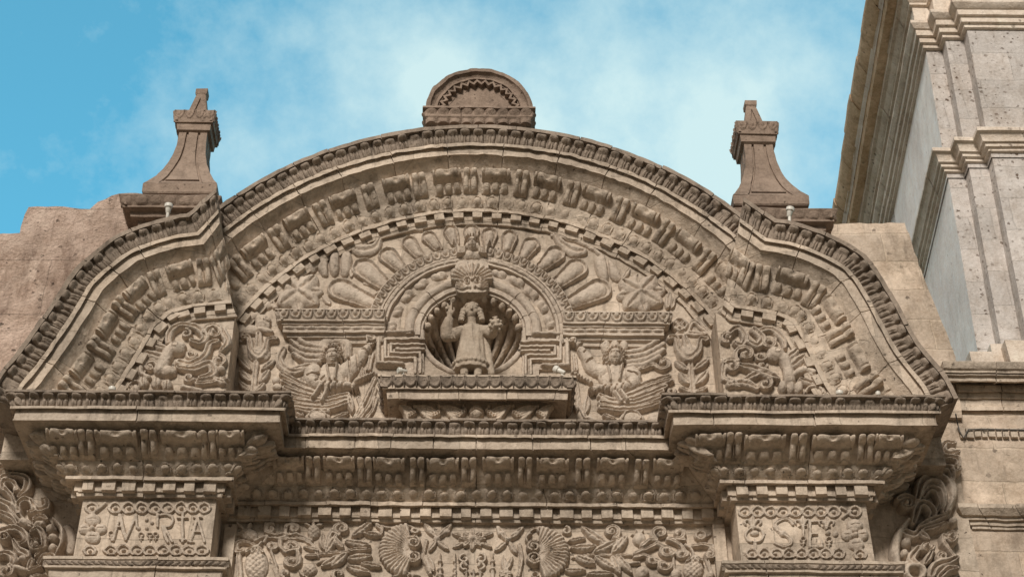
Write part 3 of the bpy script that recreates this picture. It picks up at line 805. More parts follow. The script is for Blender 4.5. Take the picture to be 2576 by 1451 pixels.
rw = wall_poly('parapet_wall', 'block masonry wall with sloping right edge between the pediment and the tower', [(2070, 563), (2276, 561), (2296, 620), (2330, 712), (2365, 800), (2404, 899), (2420, 1050), (2000, 1050)], .05, .8, WALLST)

# ------------------------------------------------------------------ bell tower
tower = empty('bell_tower', 'pale porous stone bell tower with stepped pilasters and moulded cornice at the right', 'tower', (10, 4, 0))
YT = 2.2; SH = .045
xA = PX(2350, 250, YT); zref = PZ(2350, 250, YT)
st1 = .24; wA = .27; wB = .30
sl = math.tan(rad(4.2))
def tower_plan(inset=0.):
    return [(xA+inset+9*sl, YT+inset+9), (xA+inset, YT+inset), (xA+inset+wA, YT+inset), (xA+inset+wA, YT+inset-st1), (xA+inset+wA+wB, YT+inset-st1), (xA+inset+wA+wB, YT+inset-2*st1), (xA+5, YT+inset-2*st1)]
def shear(o):
    me = o.data; n = len(me.vertices); co = np.empty(n*3); me.vertices.foreach_get('co', co); co = co.reshape(-1, 3)
    co[:, 0] += SH*(co[:, 2]-zref); me.vertices.foreach_set('co', co.ravel()); me.update(); return o
def shaft(z0, z1, inset, name, mats):
    pl = tower_plan(inset)
    for (rng, nm, mt) in (((0, 2), 'side_wall', TOWPL), ((1, 7), 'front_wall', TOWST)):
        w = MB(); ps = pl[rng[0]:rng[1]]
        zs_ = np.linspace(z0, z1, 8)
        v = [(x, y, z) for z in zs_ for x, y in ps]; n = len(ps)
        w.add(v, [(r*n+j, r*n+j+1, (r+1)*n+j+1, (r+1)*n+j) for r in range(7) for j in range(n-1)])
        keep(shear(w.build(nm, mt, None, ang=20)), tower)
zS = PZ(2345, 372, YT-.2)        # lip of the string course
zW = PZ(2328, 128, YT)           # top of the wall under the architrave
shaft(zS-.45, zW+.1, 0, 'upper', None)
shaft(8, zS-.2, .02, 'lower', None)
pth = plan_path(tower_plan(0.), zS, step=.3)
w = MB(); sweep(w, pth, [(-.10, 0), (0, .20), (.03, .225), (.09, .225), (.10, .18), (.16, .14), (.235, .13), (.24, .09), (.30, .085), (.31, .04), (.36, .04), (.37, -.03)], joints=.9, amp=.006)
sc = keep(shear(w.build('string_course', TOWMO, None, amp=.004)), tower)
pth = plan_path(tower_plan(0.), zW+.98, step=.3)
ARCH = [(0, .20), (.08, .20), (.09, .15), (.50, .15), (.51, .25), (.57, .25), (.65, .19), (.66, .16), (.78, .16), (.79, .11), (.90, .11), (.91, .06), (.98, .06), (.985, -.02)]
w = MB(); sweep(w, pth, ARCH, joints=1.0, amp=.006)
keep(shear(w.build('architrave', TOWMO, None, amp=.003)), tower)
pth = plan_path([p for p in tower_plan(0.)[:2]]+[(xA+5, YT)], zW+1.75, step=.3)
w = MB(); sweep(w, pth, [(-.05, .2), (0, .80), (.06, .80), (.16, .775), (.30, .66), (.33, .60)], joints=.55, amp=.018)
keep(shear(w.build('cornice', CORN, None, amp=.006)), tower)
w = MB(); sweep(w, pth, [(.325, .62), (.33, .615), (.345, .56), (.37, .545)], joints=1.5, amp=.004)
keep(shear(w.build('gutter_strip', TOWPL, None, amp=.003)), tower)
w = MB(); sweep(w, pth, [(.36, .55), (.37, .53), (.56, .52), (.57, .50), (.58, .36)], joints=.8, amp=.006)
keep(shear(w.build('soffit', CORN, None, amp=.004)), tower)
w = MB(); sweep(w, pth, [(.575, .38), (.58, .36), (.66, .35), (.67, .29), (.76, .24), (.80, .19), (.81, .12)], joints=.8, amp=.006)
keep(shear(w.build('bed_moulding', TOWMO, None, amp=.004)), tower)
w = MB(); w.box(xA+.3, xA+5, YT+.1, YT+8, 8, zW+1.7); keep(shear(w.build('tower_core', TOWST, None)), tower)

# ------------------------------------------------------------------ lower side wall at the right
side = empty('side_wall', 'brown block wall with two moulded cornices below the tower, right of the portal', 'wall', (8, .3, 0))
YS = .12
xs0 = PX(2395, 1000, YS)
w = MB(); w.box(xs0-.4, 16, YS, YS+1.2, 0, PZ(2480, 935, YS)); keep(w.build('masonry', WALLST, None), side)
zt1 = PZ(2480, 908, YS-.42)
def zv(v, o): return zt1-PZ(2480, v, YS-o)
CS = [(908, .42), (912, .42), (926, .39), (932, .36), (937, .36), (938, .34), (943, .34), (950, .30), (958, .30), (961, .25), (963, .10)]
pth = plan_path([(PX(2372, 908, YS-.42), YS), (16, YS)], zt1)
w = MB(); sweep(w, pth, [(0, -.3)]+[(zv(v, o), o) for v, o in CS], joints=.8); keep(w.build('cornice', TAN, None, amp=.005), side)
pth = plan_path([(PX(2404, 1000, YS), YS), (16, YS)], zt1)
CS = [(963, .12), (970, .15), (984, .14), (986, .085), (996, .085), (1002, .075), (1004, .045), (1014, .05), (1022, .04), (1023, .06), (1031, .06), (1033, .0)]
w = MB(); sweep(w, pth, [(zv(v, o), o) for v, o in CS], joints=.8); keep(w.build('bed_moulding', TAN, None, amp=.005), side)
w = MB()
za, zb = PZ(2480, 1080, YS), PZ(2480, 1104, YS)
x = PX(2412, 1090, YS)
while x < 14:
    ww = RNG.uniform(.06, .095); w.box(x, x+ww, YS-.05, YS+.02, zb+RNG.uniform(-.01, .01), za); x += ww+RNG.uniform(.015, .03)
keep(w.build('dentil_strip', TAN, None, amp=.006), side)
zt2 = PZ(2500, 1266, YS-.2)
pth = plan_path([(PX(2440, 1275, YS), YS+.1), (PX(2440, 1275, YS), YS), (16, YS)], zt2)
w = MB(); sweep(w, pth, [(0, 0), (0, .20), (.05, .20), (.12, .14), (.125, .10), (.16, .095), (.165, .06), (.21, .055), (.215, .03), (.25, .03), (.26, 0)], joints=.7); keep(w.build('string_course', TAN, None, amp=.006), side)
# little stepped tower-foot stones on the wall top
w = MB()
for (u0, u1, va, vb, y) in ((2442, 2500, 884, 902, .55), (2500, 2580, 865, 905, .7), (2540, 2640, 855, 905, .5)):
    w.box(PX(u0, vb, y), PX(u1, vb, y), y, y+.6, PZ(u0, vb, y)-.2, PZ(u0, va, y))
keep(w.build('footing_stone', TOWMO, None, amp=.008), side)

def tube(mb, pts, r, seg=8):
    pts = np.array(pts, float); n = len(pts); v = []
    for i in range(n):
        t = pts[min(i+1, n-1)]-pts[max(i-1, 0)]; t /= np.linalg.norm(t)
        a = np.cross(t, (0, 0, 1.) if abs(t[2]) < .9 else (1., 0, 0)); a /= np.linalg.norm(a); b = np.cross(t, a)
        rr = r[i] if np.ndim(r) else r
        for q in range(seg):
            ph = 2*np.pi*q/seg; v.append(pts[i]+rr*(math.cos(ph)*a+math.sin(ph)*b))
    f = [(i*seg+q, i*seg+(q+1) % seg, (i+1)*seg+(q+1) % seg, (i+1)*seg+q) for i in range(n-1) for q in range(seg)]
    f += [tuple(range(seg-1, -1, -1)), tuple((n-1)*seg+q for q in range(seg))]
    mb.add(v, f)
w = MB()
cp = [P(u, v, y) for u, v, y in ((2404, 1040, -.1), (2408, 1062, .05), (2414, 1085, .06), (2424, 1101, .06), (2436, 1080, .055), (2470, 1079, .055), (2520, 1080, .055), (2590, 1081, .055), (2900, 1083, .055), (3500, 1086, .055))]
tube(w, cp, .009); cab = w.build('cable', CABLE); cab['label'] = 'thin dark cable hanging beside the right end of the portal and along the block wall'; cab['category'] = 'cable'

# ------------------------------------------------------------------ spotlights
def frustum(mb, p0, p1, r0, r1, seg=16, rings=None):
    """stack of radii along the axis p0->p1: rings = [(t, r), ...]"""
    p0 = np.array(p0, float); p1 = np.array(p1, float); d = p1-p0; t_ = d/np.linalg.norm(d)
    a = np.cross(t_, (0, 1., 0) if abs(t_[1]) < .9 else (1., 0, 0)); a /= np.linalg.norm(a); b = np.cross(t_, a)
    rings = rings or [(0, r0), (1, r1)]; v = []
    for t, r in rings:
        for q in range(seg):
            ph = 2*np.pi*q/seg; v.append(p0+t*d+r*(math.cos(ph)*a+math.sin(ph)*b))
    n = len(rings)
    f = [(i*seg+q, i*seg+(q+1) % seg, (i+1)*seg+(q+1) % seg, (i+1)*seg+q) for i in range(n-1) for q in range(seg)]
    f += [tuple(range(seg-1, -1, -1)), tuple((n-1)*seg+q for q in range(seg))]
    mb.add(v, f)
def spotlight(label, p0, p1, r, base):
    """head from p0 (narrow back) to p1 (wide face)"""
    o = empty('spotlight', label, 'spotlight', tuple(base), 'floodlights on the portal')
    w = MB(); frustum(w, p0, p1, 0, 0, rings=[(0, r*.45), (.05, r*.55), (.62, r*.72), (.66, r*.98), (.95, r*1.0), (1.0, r*.93)])
    keep(w.build('lamp_head', LAMPW, None, ang=40), o)
    d = (np.array(p1)-np.array(p0)); d /= np.linalg.norm(d)
    w = MB(); frustum(w, np.array(p1)-.004*d, np.array(p1)+.006*d, r*.86, r*.8); keep(w.build('glass', GLASS, None), o)
    w = MB(); tube(w, [base, (np.array(p0)*.6+np.array(p1)*.4)], .02); keep(w.build('bracket', LAMPW, None), o)
    return o
# ------------------------------------------------------------------ carved reliefs (height fields raised from the wall plane)
CARV = stone('carved_relief_sillar', (.44, .36, .288), (.53, .445, .362), (.33, .258, .195), stain=.45, pore_amt=.45)
ASP = 0.80      # how much a circle on the wall is foreshortened in the photograph
class Relief:
    fat = 1.08; tall = .95
    def __init__(s, tf, box, step=1.5):
        """tf = (ox, oy, scale): drawing units -> photo px; box in drawing units"""
        s.tf = tf; ox, oy, k_ = tf; s.k = k_
        x0, y0, x1, y1 = box
        s.u = np.arange(ox+x0*k_, ox+x1*k_+step, step); s.v = np.arange(oy+y0*k_, oy+y1*k_+step*ASP, step*ASP)
        s.U, s.V = np.meshgrid(s.u, s.v); s.W = s.V/ASP; s.H = np.zeros_like(s.U)
    def xy(s, pts):
        p = np.atleast_2d(np.array(pts, float)); return np.stack([s.tf[0]+p[:, 0]*s.k, (s.tf[1]+p[:, 1]*s.k)/ASP], -1)
    def _up(s, sl, h): s.H[sl] = np.maximum(s.H[sl], h)
    def _sl(s, c0, c1):
        j0, j1 = np.searchsorted(s.u, [c0[0], c1[0]]); i0, i1 = np.searchsorted(s.v/ASP, [c0[1], c1[1]])
        return (slice(max(i0-1, 0), i1+1), slice(max(j0-1, 0), j1+1))
    def dist(s, q, r):
        """normalised distance to the polyline q with radius r per vertex, and the position 0..1 along it"""
        R = max(r); sl = s._sl(q.min(0)-R, q.max(0)+R)
        U, Wv = s.U[sl], s.W[sl]
        best = np.full(U.shape, 9.0); tt = np.zeros(U.shape); side = np.zeros(U.shape)
        ln = np.concatenate([[0], np.cumsum(np.linalg.norm(np.diff(q, axis=0), axis=1))]); ln /= max(ln[-1], 1e-9)
        for i in range(len(q)-1):
            d = q[i+1]-q[i]; L2 = d@d+1e-9
            t = np.clip(((U-q[i, 0])*d[0]+(Wv-q[i, 1])*d[1])/L2, 0, 1)
            dx, dy = U-(q[i, 0]+t*d[0]), Wv-(q[i, 1]+t*d[1])
            rr = r[i]+(r[i+1]-r[i])*t; dn = np.sqrt(dx*dx+dy*dy)/np.maximum(rr, .05)
            m_ = dn < best
            best = np.where(m_, dn, best); tt = np.where(m_, ln[i]+(ln[i+1]-ln[i])*t, tt); side = np.where(m_, np.sign(dx*d[1]-dy*d[0]), side)
        return sl, best, tt, side
    def _q(s, pts, r, curve):
        q = s.xy(pts); n = len(q)
        rr = np.interp(np.linspace(0, 1, n), np.linspace(0, 1, np.size(r)), np.atleast_1d(r).astype(float))*s.k*s.fat
        if curve and n > 2:
            qq = smooth_pts(np.column_stack([q, rr]), 3.0); return qq[:, :2], qq[:, 2]
        return q, rr
    def stroke(s, pts, r, h, prof='round', curve=True):
        q, rr = s._q(pts, r, curve); sl, x, t, sd_ = s.dist(q, rr)
        m_ = x < 1
        b = sq(1-x*x)
        if prof == 'groove': b = b*(1-.55*np.exp(-(x/.28)**2))
        elif prof == 'ribs': b = b*(.78+.22*np.cos(x*sd_*9.5))
        elif prof == 'flat': b = np.clip((1-x)/.28, 0, 1)**.5
        elif prof == 'rope': b = b*(.72+.28*np.sin(t*s.rope+x*sd_*2.2))
        elif prof == 'petal': b = np.maximum(.85*np.exp(-((x-.88)/.12)**2), np.maximum(.28*(x < .9), .95*sq(1-(x/.66)**2)))
        s._up(sl, np.where(m_, h*b, 0)); return s
    def leaf(s, p0, p1, w, h, bend=0., veins=0, p=.8):
        """pointed leaf from p0 to p1 with a middle groove"""
        a, b = np.array(p0, float), np.array(p1, float); d = b-a; nrm = np.array([-d[1], d[0]])
        ts = np.linspace(0, 1, 13); pts = [a+d*t+nrm*bend*math.sin(math.pi*t) for t in ts]
        r = [max(.6, w*math.sin(math.pi*min(1, .12+t*.86))**p) for t in ts]
        q = s.xy(pts); rr = np.array(r)*s.k; sl, x, t, sd_ = s.dist(q, rr)
        b_ = sq(1-x*x)*(1-.5*np.exp(-(x/.2)**2))
        if veins: b_ = b_*(1-.10*np.clip(np.sin((t*veins-x*.8)*6.28)*1.5-.5, 0, 1))
        s._up(sl, np.where(x < 1, h*b_, 0)); return s
    def blob(s, c, rx, ry, h, rot=0., p=2., flat=1.0):
        q = s.xy([c])[0]; rx, ry = rx*s.k, ry*s.k/ASP; R = max(rx, ry)
        sl = s._sl(q-R, q+R); dx, dy = s.U[sl]-q[0], s.W[sl]-q[1]; ca, sa = math.cos(rot), math.sin(rot)
        a, b = (dx*ca+dy*sa)/rx, (-dx*sa+dy*ca)/ry
        x = (np.abs(a)**p+np.abs(b)**p)
        s._up(sl, np.where(x < 1, h*np.minimum(sq(1-x)*flat, 1), 0)); return s
    def cut(s, pts, r, d, curve=True):
        q, rr = s._q(pts, r, curve); sl, x, t, _ = s.dist(q, rr)
        s.H[sl] = np.where((x < 1) & (s.H[sl] > 0), np.maximum(s.H[sl]-d*sq(1-x*x), .004), s.H[sl]); return s
    def ring(s, c, R, r, h, a0=0, a1=6.30, prof='round'):
        a = np.linspace(a0, a1, 22); return s.stroke([(c[0]+R*math.cos(t), c[1]+R*math.sin(t)*ASP) for t in a], r, h, prof, False)
    def spiral(s, c, R, turns, a0, r, h, dr=1, tail=None, prof='groove', boss=True):
        """volute: from the outside (radius R, angle a0) winding in; dr = +1 clockwise on the picture"""
        n = int(18*turns)+6; pts = []
        for i in range(n):
            t = i/(n-1); a = a0+dr*turns*2*math.pi*t; q = R*(1-t)**.9+r*.35*t
            pts.append((c[0]+q*math.cos(a), c[1]+q*math.sin(a)*ASP))
        rr = list(np.linspace(r, r*.62, n))
        if tail: pts = list(tail)+pts; rr = list(np.linspace(r*.8, r, len(tail)))+rr
        q = s.xy(pts); sl, x, t, sd_ = s.dist(q, np.array(rr)*s.k*s.fat)
        b = sq(1-x*x)
        if prof == 'groove': b *= 1-.38*np.exp(-(x/.3)**2)
        s._up(sl, np.where(x < 1, h*b, 0))
        if boss: s.blob(c, r*.95, r*.95*ASP, h*1.15)
        return s
    def flower(s, c, R, n, h, w=None, rot=0., core=.2, n2=True):
        w = w or R*.34
        if n2:
            for i in range(n):
                a = rot+(i+.5)*2*math.pi/n; s.leaf((c[0]+R*.2*math.cos(a), c[1]+R*.2*math.sin(a)*ASP), (c[0]+R*.93*math.cos(a), c[1]+R*.93*math.sin(a)*ASP), w*.8, h*.7, p=.5)
        for i in range(n):
            a = rot+i*2*math.pi/n; s.leaf((c[0]+R*.08*math.cos(a), c[1]+R*.08*math.sin(a)*ASP), (c[0]+R*math.cos(a), c[1]+R*math.sin(a)*ASP), w, h, p=.7)
        return s.blob(c, R*core, R*core*ASP, h*1.15)
    def fruit(s, c, rx, ry, h, rot=0., cell=14):
        q = s.xy([c])[0]; R = max(rx, ry/ASP)*s.k; sl = s._sl(q-R, q+R)
        k0 = s.H[sl].copy(); s.H[sl] = 0; s.blob(c, rx, ry, h, rot)
        a = (s.U[sl]-q[0])/(cell*s.k)*math.pi; b = (s.W[sl]-q[1])/(cell*s.k)*math.pi
        bump = np.abs(np.sin((a+b)*.5)*np.sin((a-b)*.5))**.5
        s.H[sl] = np.maximum(s.H[sl]*(.72+.28*bump), k0); return s
    def fan(s, c, R, a0, a1, n, h, edge=.0, squash=ASP):
        """ribbed shell fan around c"""
        q = s.xy([c])[0]; Rk = R*s.k; sl = s._sl(q-Rk*1.05, q+Rk*1.05)
        dx, dy = s.U[sl]-q[0], (s.W[sl]-q[1])*ASP/squash
        rr = np.hypot(dx, dy)/Rk; an = np.arctan2(dy, dx)
        mid = (a0+a1)/2; an = (an-mid+math.pi) % (2*math.pi)-math.pi; t = (an/(a1-a0)+.5)
        rib = np.abs(np.sin(t*n*math.pi)); lim = 1-edge*(1-rib)
        m_ = (t > 0) & (t < 1) & (rr < lim)
        dome = sq(1-np.clip((rr-.82)/.2, 0, 1)**2)*np.minimum(1, .35+rr*1.6)
        s._up(sl, np.where(m_, h*dome*(.58+.42*rib**.7), 0)); return s
    def face(s, c, rx, ry, h):
        """head with brow, eyes, nose and mouth"""
        s.blob(c, rx, ry, h, p=2.3); f_ = s.fat; s.fat = 1.0
        x, y = c
        for sg in (-1, 1):
            s.cut([(x+sg*rx*.60, y-ry*.10), (x+sg*rx*.20, y-ry*.07)], rx*.16, h*.13, False); s.blob((x+sg*rx*.4, y-ry*.07), rx*.14, ry*.075, h*.93)
            s.stroke([(x+sg*rx*.66, y-ry*.24), (x+sg*rx*.38, y-ry*.31), (x+sg*rx*.10, y-ry*.22)], rx*.085, h*1.0)
            s.blob((x+sg*rx*.5, y+ry*.25), rx*.3, ry*.22, h*.93)
        s.stroke([(x, y-ry*.22), (x, y+ry*.22)], (rx*.085, rx*.17), h*1.13, curve=False)
        s.cut([(x-rx*.27, y+ry*.47), (x+rx*.27, y+ry*.47)], rx*.085, h*.10, False)
        s.blob((x, y+ry*.56), rx*.24, ry*.07, h*.97); s.blob((x, y+ry*.38), rx*.22, ry*.05, h*.99); s.blob((x, y+ry*.78), rx*.26, ry*.16, h*.9)
        s.fat = f_; return s
    def curls(s, c, rx, ry, a0, a1, n, r, h):
        for t in np.linspace(a0, a1, n):
            s.blob((c[0]+rx*math.cos(t), c[1]+ry*math.sin(t)), r, r*.9, h); s.blob((c[0]+rx*1.28*math.cos(t+.1), c[1]+ry*1.22*math.sin(t+.1)), r*.9, r*.8, h*.8)
        return s
    def build(s, name, Y, parent, mat=None, hm=.04, soft=1, lift=0.0, amp=.004):
        H = s.H*s.tall
        for _ in range(soft):
            Q = np.pad(H, 1, mode='edge'); Bm = (Q[:-2, 1:-1]+Q[2:, 1:-1]+Q[1:-1, :-2]+Q[1:-1, 2:]+2*H)/6
            H = np.where(H > 0, Bm, 0)
        on = H > .0015
        p = PV(s.U, s.V, Y-hm-lift); co = p.copy()
        nz = 1+.10*vnoise(p, 6.)
        co[..., 1] = np.where(on, Y-lift-H*nz, Y-lift+.012)
        cell = on[:-1, :-1] | on[1:, :-1] | on[:-1, 1:] | on[1:, 1:]
        use = np.zeros(on.shape, bool); use[:-1, :-1] |= cell; use[1:, :-1] |= cell; use[:-1, 1:] |= cell; use[1:, 1:] |= cell
        idx = -np.ones(on.shape, int); idx[use] = np.arange(use.sum())
        i, j = np.nonzero(cell)
        f = np.stack([idx[i, j], idx[i+1, j], idx[i+1, j+1], idx[i, j+1]], -1)
        mb = MB(); mb.v = [co[use]]; mb.f = f.tolist(); mb.n = use.sum()
        o = mb.build(name, mat or CARV, parent, ang=48, amp=amp, scale=22); return o
def mir(pts, ax): return [(2*ax-x, y) for x, y in pts]

C1, C4 = (0, 435., .3997), (1788., 435., .4329)
C2, C3 = (531.6, 290., .3997), (1159.9, 145., .4330)
C5, C6, C7 = (918.2, 560.6, .3598), (579.9, 579.9, .3464), (1430.5, 579.9, .3464)
B1, B2, B3, B4 = (0, 947.2, .347), (531.6, 966.5, .3338), (1159.9, 966.5, .3338), (1643.1, 947.2, .3621)
OLP, ORP = (0, 1092.2, .2472), (2300.4, 850.6, .4137)

# --- petals of the fan over the niche
for tf, lst in ((C2, [((1015, 1185), (815, 1095), 82), ((1090, 1070), (965, 965), 78), ((1195, 965), (1115, 885), 62), ((1312, 885), (1250, 805), 50), ((1425, 835), (1372, 770), 47), ((1532, 800), (1508, 732), 47), ((1640, 790), (1637, 730), 50)]),
                (C3, [((158, 1095), (165, 1028), 46), ((265, 1115), (282, 1045), 48), ((362, 1155), (405, 1088), 52), ((470, 1215), (545, 1145), 58), ((562, 1310), (668, 1225), 68), ((650, 1420), (795, 1350), 78)])):
    for b, t, r in lst:
        R = Relief(tf, (min(b[0], t[0])-r-8, min(b[1], t[1])-r-8, max(b[0], t[0])+r+8, max(b[1], t[1])+r+8))
        R.stroke([b, t], (r*.62, r), .095, 'petal', False); R.build('fan_petal', 0, tymp)
# fillers between petals and the curling stems
R = Relief(C2, (560, 700, 1330, 1240))
R.stroke([(1060, 780), (1030, 830), (960, 850), (905, 840)], (14, 34, 46, 30), .09, 'groove').stroke([(1330, 715), (1150, 735), (980, 770), (890, 810), (850, 870)], (9, 12, 14, 13, 16), .05)
R.blob((845, 930), 44, 82, .10, .1).blob((775, 925), 42, 85, .115).blob((705, 945), 40, 70, .09, -.2).cut([(812, 870), (808, 1000)], 8, .05).cut([(740, 870), (738, 1000)], 8, .05)
R.blob((632, 940), 38, 46, .085).leaf((690, 900), (740, 860), 20, .05)
R.stroke([(1010, 1130), (1060, 1090), (960, 1050)], 8, .03).leaf((745, 1180), (700, 1130), 22, .05).leaf((880, 1010), (900, 940), 18, .05)
R.build('tulip_spray', 0, tymp)
R = Relief(C3, (520, 980, 980, 1330))
R.stroke([(545, 1030), (590, 1085), (650, 1120), (705, 1125)], (14, 26, 40, 30), .09, 'groove').stroke([(400, 1025), (560, 1035), (700, 1070), (800, 1130), (830, 1165)], (9, 12, 13, 13, 14), .05)
R.blob((820, 1225), 40, 80, .11, -.25).blob((880, 1235), 38, 72, .10, -.45).cut([(848, 1165), (862, 1290)], 7, .05).leaf((940, 1280), (985, 1215), 22, .06)
R.build('tulip_spray', 0, tymp)
# --- rosettes
R = Relief(C2, (360, 950, 740, 1250)); R.flower((545, 1108), 152, 4, .11, 68, rot=math.pi/4, core=.15); R.cut([(470, 1050), (620, 1170)], 3, .02); R.build('rosette', 0, tymp)
R = Relief(C7, (330, 290, 720, 620)); R.flower((525, 455), 172, 4, .12, 76, rot=.62, core=.13); R.build('rosette', 0, tymp)
R = Relief(C2, (310, 1050, 460, 1260)); R.stroke([(400, 1200), (365, 1140), (375, 1060)], 18, .06, 'groove').blob((355, 1190), 28, 30, .07); R.build('side_leaf', 0, tymp)
R = Relief(C7, (680, 420, 800, 600)); R.leaf((720, 560), (735, 440), 30, .09).leaf((750, 560), (770, 470), 22, .07); R.build('side_leaf', 0, tymp)

# --- imposts
def scallops(parent, path, groups, o_, sp, n0=.02, n1=.15, mat=None, name='scallop_band', dpt=.045):
    mb = MB()
    for gi in groups:
        fr, pt = path.frames(n0, o_, gi, spacing=sp)
        for f in fr:
            t = tile(lambda a, b: np.maximum(sq(1-((np.hypot(a, b*1.15)-.86)/.2)**2), 1.0*sq(1-(np.hypot(a, b*1.3-.22)/.44)**2)), pt, n0, o_, n1, o_-.05, 15, 11, dpt)
            place(mb, t, f, n0, o_, jit=.003)
    return mb.build(name, mat or CARV, parent, ang=60, amp=.004)
imp_z = PZ(820, 775, -.26)
IMP = [(0, 0), (0, .25), (.02, .255), (.025, .235), (.13, .19), (.135, .205), (.16, .205), (.165, .17), (.19, .165), (.195, .145), (.26, .13), (.265, .145), (.30, .145), (.305, .10), (.34, .09), (.35, .05), (.40, .04), (.41, 0)]
for ua, ub, lab in ((692, 968, 'l'), (1416, 1690, 'r')):
    xa, xb = PX(ua, 785, -.26), PX(ub, 785, -.26)
    pl = [(xa+.25, 0), (xa+.25, -.004), (xb, -.004)] if lab == 'l' else [(xa, -.004), (xb-.25, -.004), (xb-.25, 0)]
    pl = [(xa+.25, .05), (xa+.25, 0), (xb, 0)] if lab == 'l' else [(xa, 0), (xb-.25, 0), (xb-.25, .05)]
    pth = plan_path(pl, imp_z+(0 if lab == 'l' else PZ(1560, 785, -.26)-PZ(1560, 783, -.26)))
    w = MB(); sweep(w, pth, IMP, joints=.8); o = w.build('impost', CARV, portal, amp=.004)
    gi = 1 if lab == 'l' else 0
    scallops(o, pth, [0, 1], .225, .155)
    mb = MB(); fr, pt = pth.frames(.2, .14, gi, spacing=.15)
    for f in fr: place(mb, tile(lambda a, b: sq(1-np.abs(a)**1.6-np.abs(2*b-1)**2), pt*1.1, .2, .14, .255, .13, 9, 7, .035), f, .2, .14)
    mb.build('rope_moulding', CARV, o, ang=60)

# --- hood arch, niche arch, shell
def fit_circle(uv, Y):
    q = np.array([(PX(u, v, Y), PZ(u, v, Y)) for u, v in uv]); A = np.column_stack([2*q, np.ones(len(q))])
    s_ = np.linalg.lstsq(A, (q**2).sum(1), rcond=None)[0]; return s_[0], s_[1], math.sqrt(s_[2]+s_[0]**2+s_[1]**2)
c5 = lambda pts: [(C5[0]+x*C5[2], C5[1]+y*C5[2]) for x, y in pts]
hx, hz, hR = fit_circle(c5([(30, 600), (110, 440), (200, 340), (330, 250), (480, 185), (600, 155), (900, 165), (1040, 205), (1180, 270), (1310, 370), (1400, 480), (1465, 590)]), -.17)
print('hood', hx, hz, hR, 'niche', NCX, NCZ, NRX, NRZ)
hood_p = arc_path(hx, hz, hR, -rad(99), rad(99), 0.0, .05)
HOOD = [(0, -.02), (0, .11), (.015, .12), (.02, .11), (.12, .075), (.125, .09), (.15, .09), (.155, .065), (.215, .06), (.22, .08), (.25, .08), (.255, .015), (.40, -.0), (.41, -.02)]
w = MB(); sweep(w, hood_p, HOOD, joints=.9, cap=True); hood = w.build('hood_arch', CARV, portal, amp=.004)
scallops(hood, hood_p, [0], .11, .125, dpt=.04)
mb = MB(); fr, pt = hood_p.frames(.185, .08, 0, spacing=.15)
for f in fr: place(mb, tile(lambda a, b: sq(1-np.abs(a)**1.8-np.abs(2*b-1)**2)*(1-.4*np.exp(-((2*b-1)/.3)**2)), pt*1.15, .16, .062, .215, .06, 11, 7, .03), f, .185, .06)
mb.build('leaf_band', CARV, hood, ang=60)
mb = MB(); fr, pt = hood_p.frames(.32, .01, 0, offs=list(np.arange(.25, hR*.8*3.3, .27)), spacing=1)
for q, f in enumerate(fr):
    place(mb, tile(lambda a, b: sq(1-np.abs(a)**2-np.abs(2*b-1)**2)*(1-.5*np.exp(-((a-.3*(2*b-1))/.2)**2)), .22, .255, .01, .39, .0, 11, 9, .075), f, .32, .01, jit=.012)
mb.build('leaf_band', CARV, hood, ang=60, amp=.008)
nR = NRX+.235
npth = []
zc0 = NCZ+.02
st = []
zlow = PZ(1000, 832, -.14)
for z in np.linspace(zlow, zc0, 4)[:-1]: st.append((np.array([NCX-nR, 0, z]), np.array([1., 0, 0]), np.array([0, -1., 0])))
for a in np.linspace(-rad(90), rad(90), 50):
    st.append((np.array([NCX+nR*math.sin(a), 0, zc0+nR*.97*math.cos(a)]), np.array([-math.sin(a), 0, -math.cos(a)]), np.array([0, -1., 0])))
for z in np.linspace(zc0, zlow, 4)[1:]: st.append((np.array([NCX+nR, 0, z]), np.array([-1., 0, 0]), np.array([0, -1., 0])))
npa = Path(st, [(0, len(st)-1)])
w = MB(); sweep(w, npa, [(0, -.02), (0, .04), (.02, .08), (.05, .10), (.08, .10), (.11, .08), (.125, .045), (.135, .045), (.14, .065), (.20, .06), (.21, .02), (.235, .02), (.245, -.05)], joints=.5); w.build('niche_arch', CARV, portal, amp=.004)
# the shell bowl
nr_, nf_ = 60, 320
v = []; f = []
foc = -.85
for i in range(nr_+1):
    r = i/nr_
    for j in range(nf_):
        ph = 2*math.pi*j/nf_; x = math.cos(ph)*r; z = math.sin(ph)*r
        ps = math.atan2(z-foc, x); d_ = math.hypot(x, z-foc)
        rib = abs(math.cos(ps*21))**.55
        lf = 1+.45*(((d_*6.5+.35*abs(math.sin(ps*21))) % 1.0)-.5)
        dep = .70*math.sqrt(max(0, 1-r*r))**.85+.07
        relief = (.08*lf*rib-.15*(1-rib))*min(1, d_*1.1)*(1 if r < .985 else .3)
        v.append((NCX+NRX*1.02*x, dep-relief+.0, NCZ+NRZ*1.02*z+.0))
for i in range(nr_):
    for j in range(nf_): f.append((i*nf_+j, i*nf_+(j+1) % nf_, (i+1)*nf_+(j+1) % nf_, (i+1)*nf_+j))
w = MB(); w.add(v, f); w.build('niche_shell', TAN, portal, ang=60, amp=.006, scale=14)
w = MB()
for a in np.linspace(rad(12), rad(168), 13):
    p = (NCX+NRX*.93*math.cos(a), .05, NCZ+NRZ*.92*math.sin(a)); corner_lump(w, p, (.046, .085, .05))
w.build('rib_end', TAN, portal, amp=.008, scale=12)
w = MB(); rp = [(NCX+NRX*1.03*math.cos(a), .0, NCZ+NRZ*1.03*math.sin(a)) for a in np.linspace(rad(-182), rad(2), 50)]
tube(w, rp, .038, 10); w.build('niche_rim', CARV, portal, amp=.004)

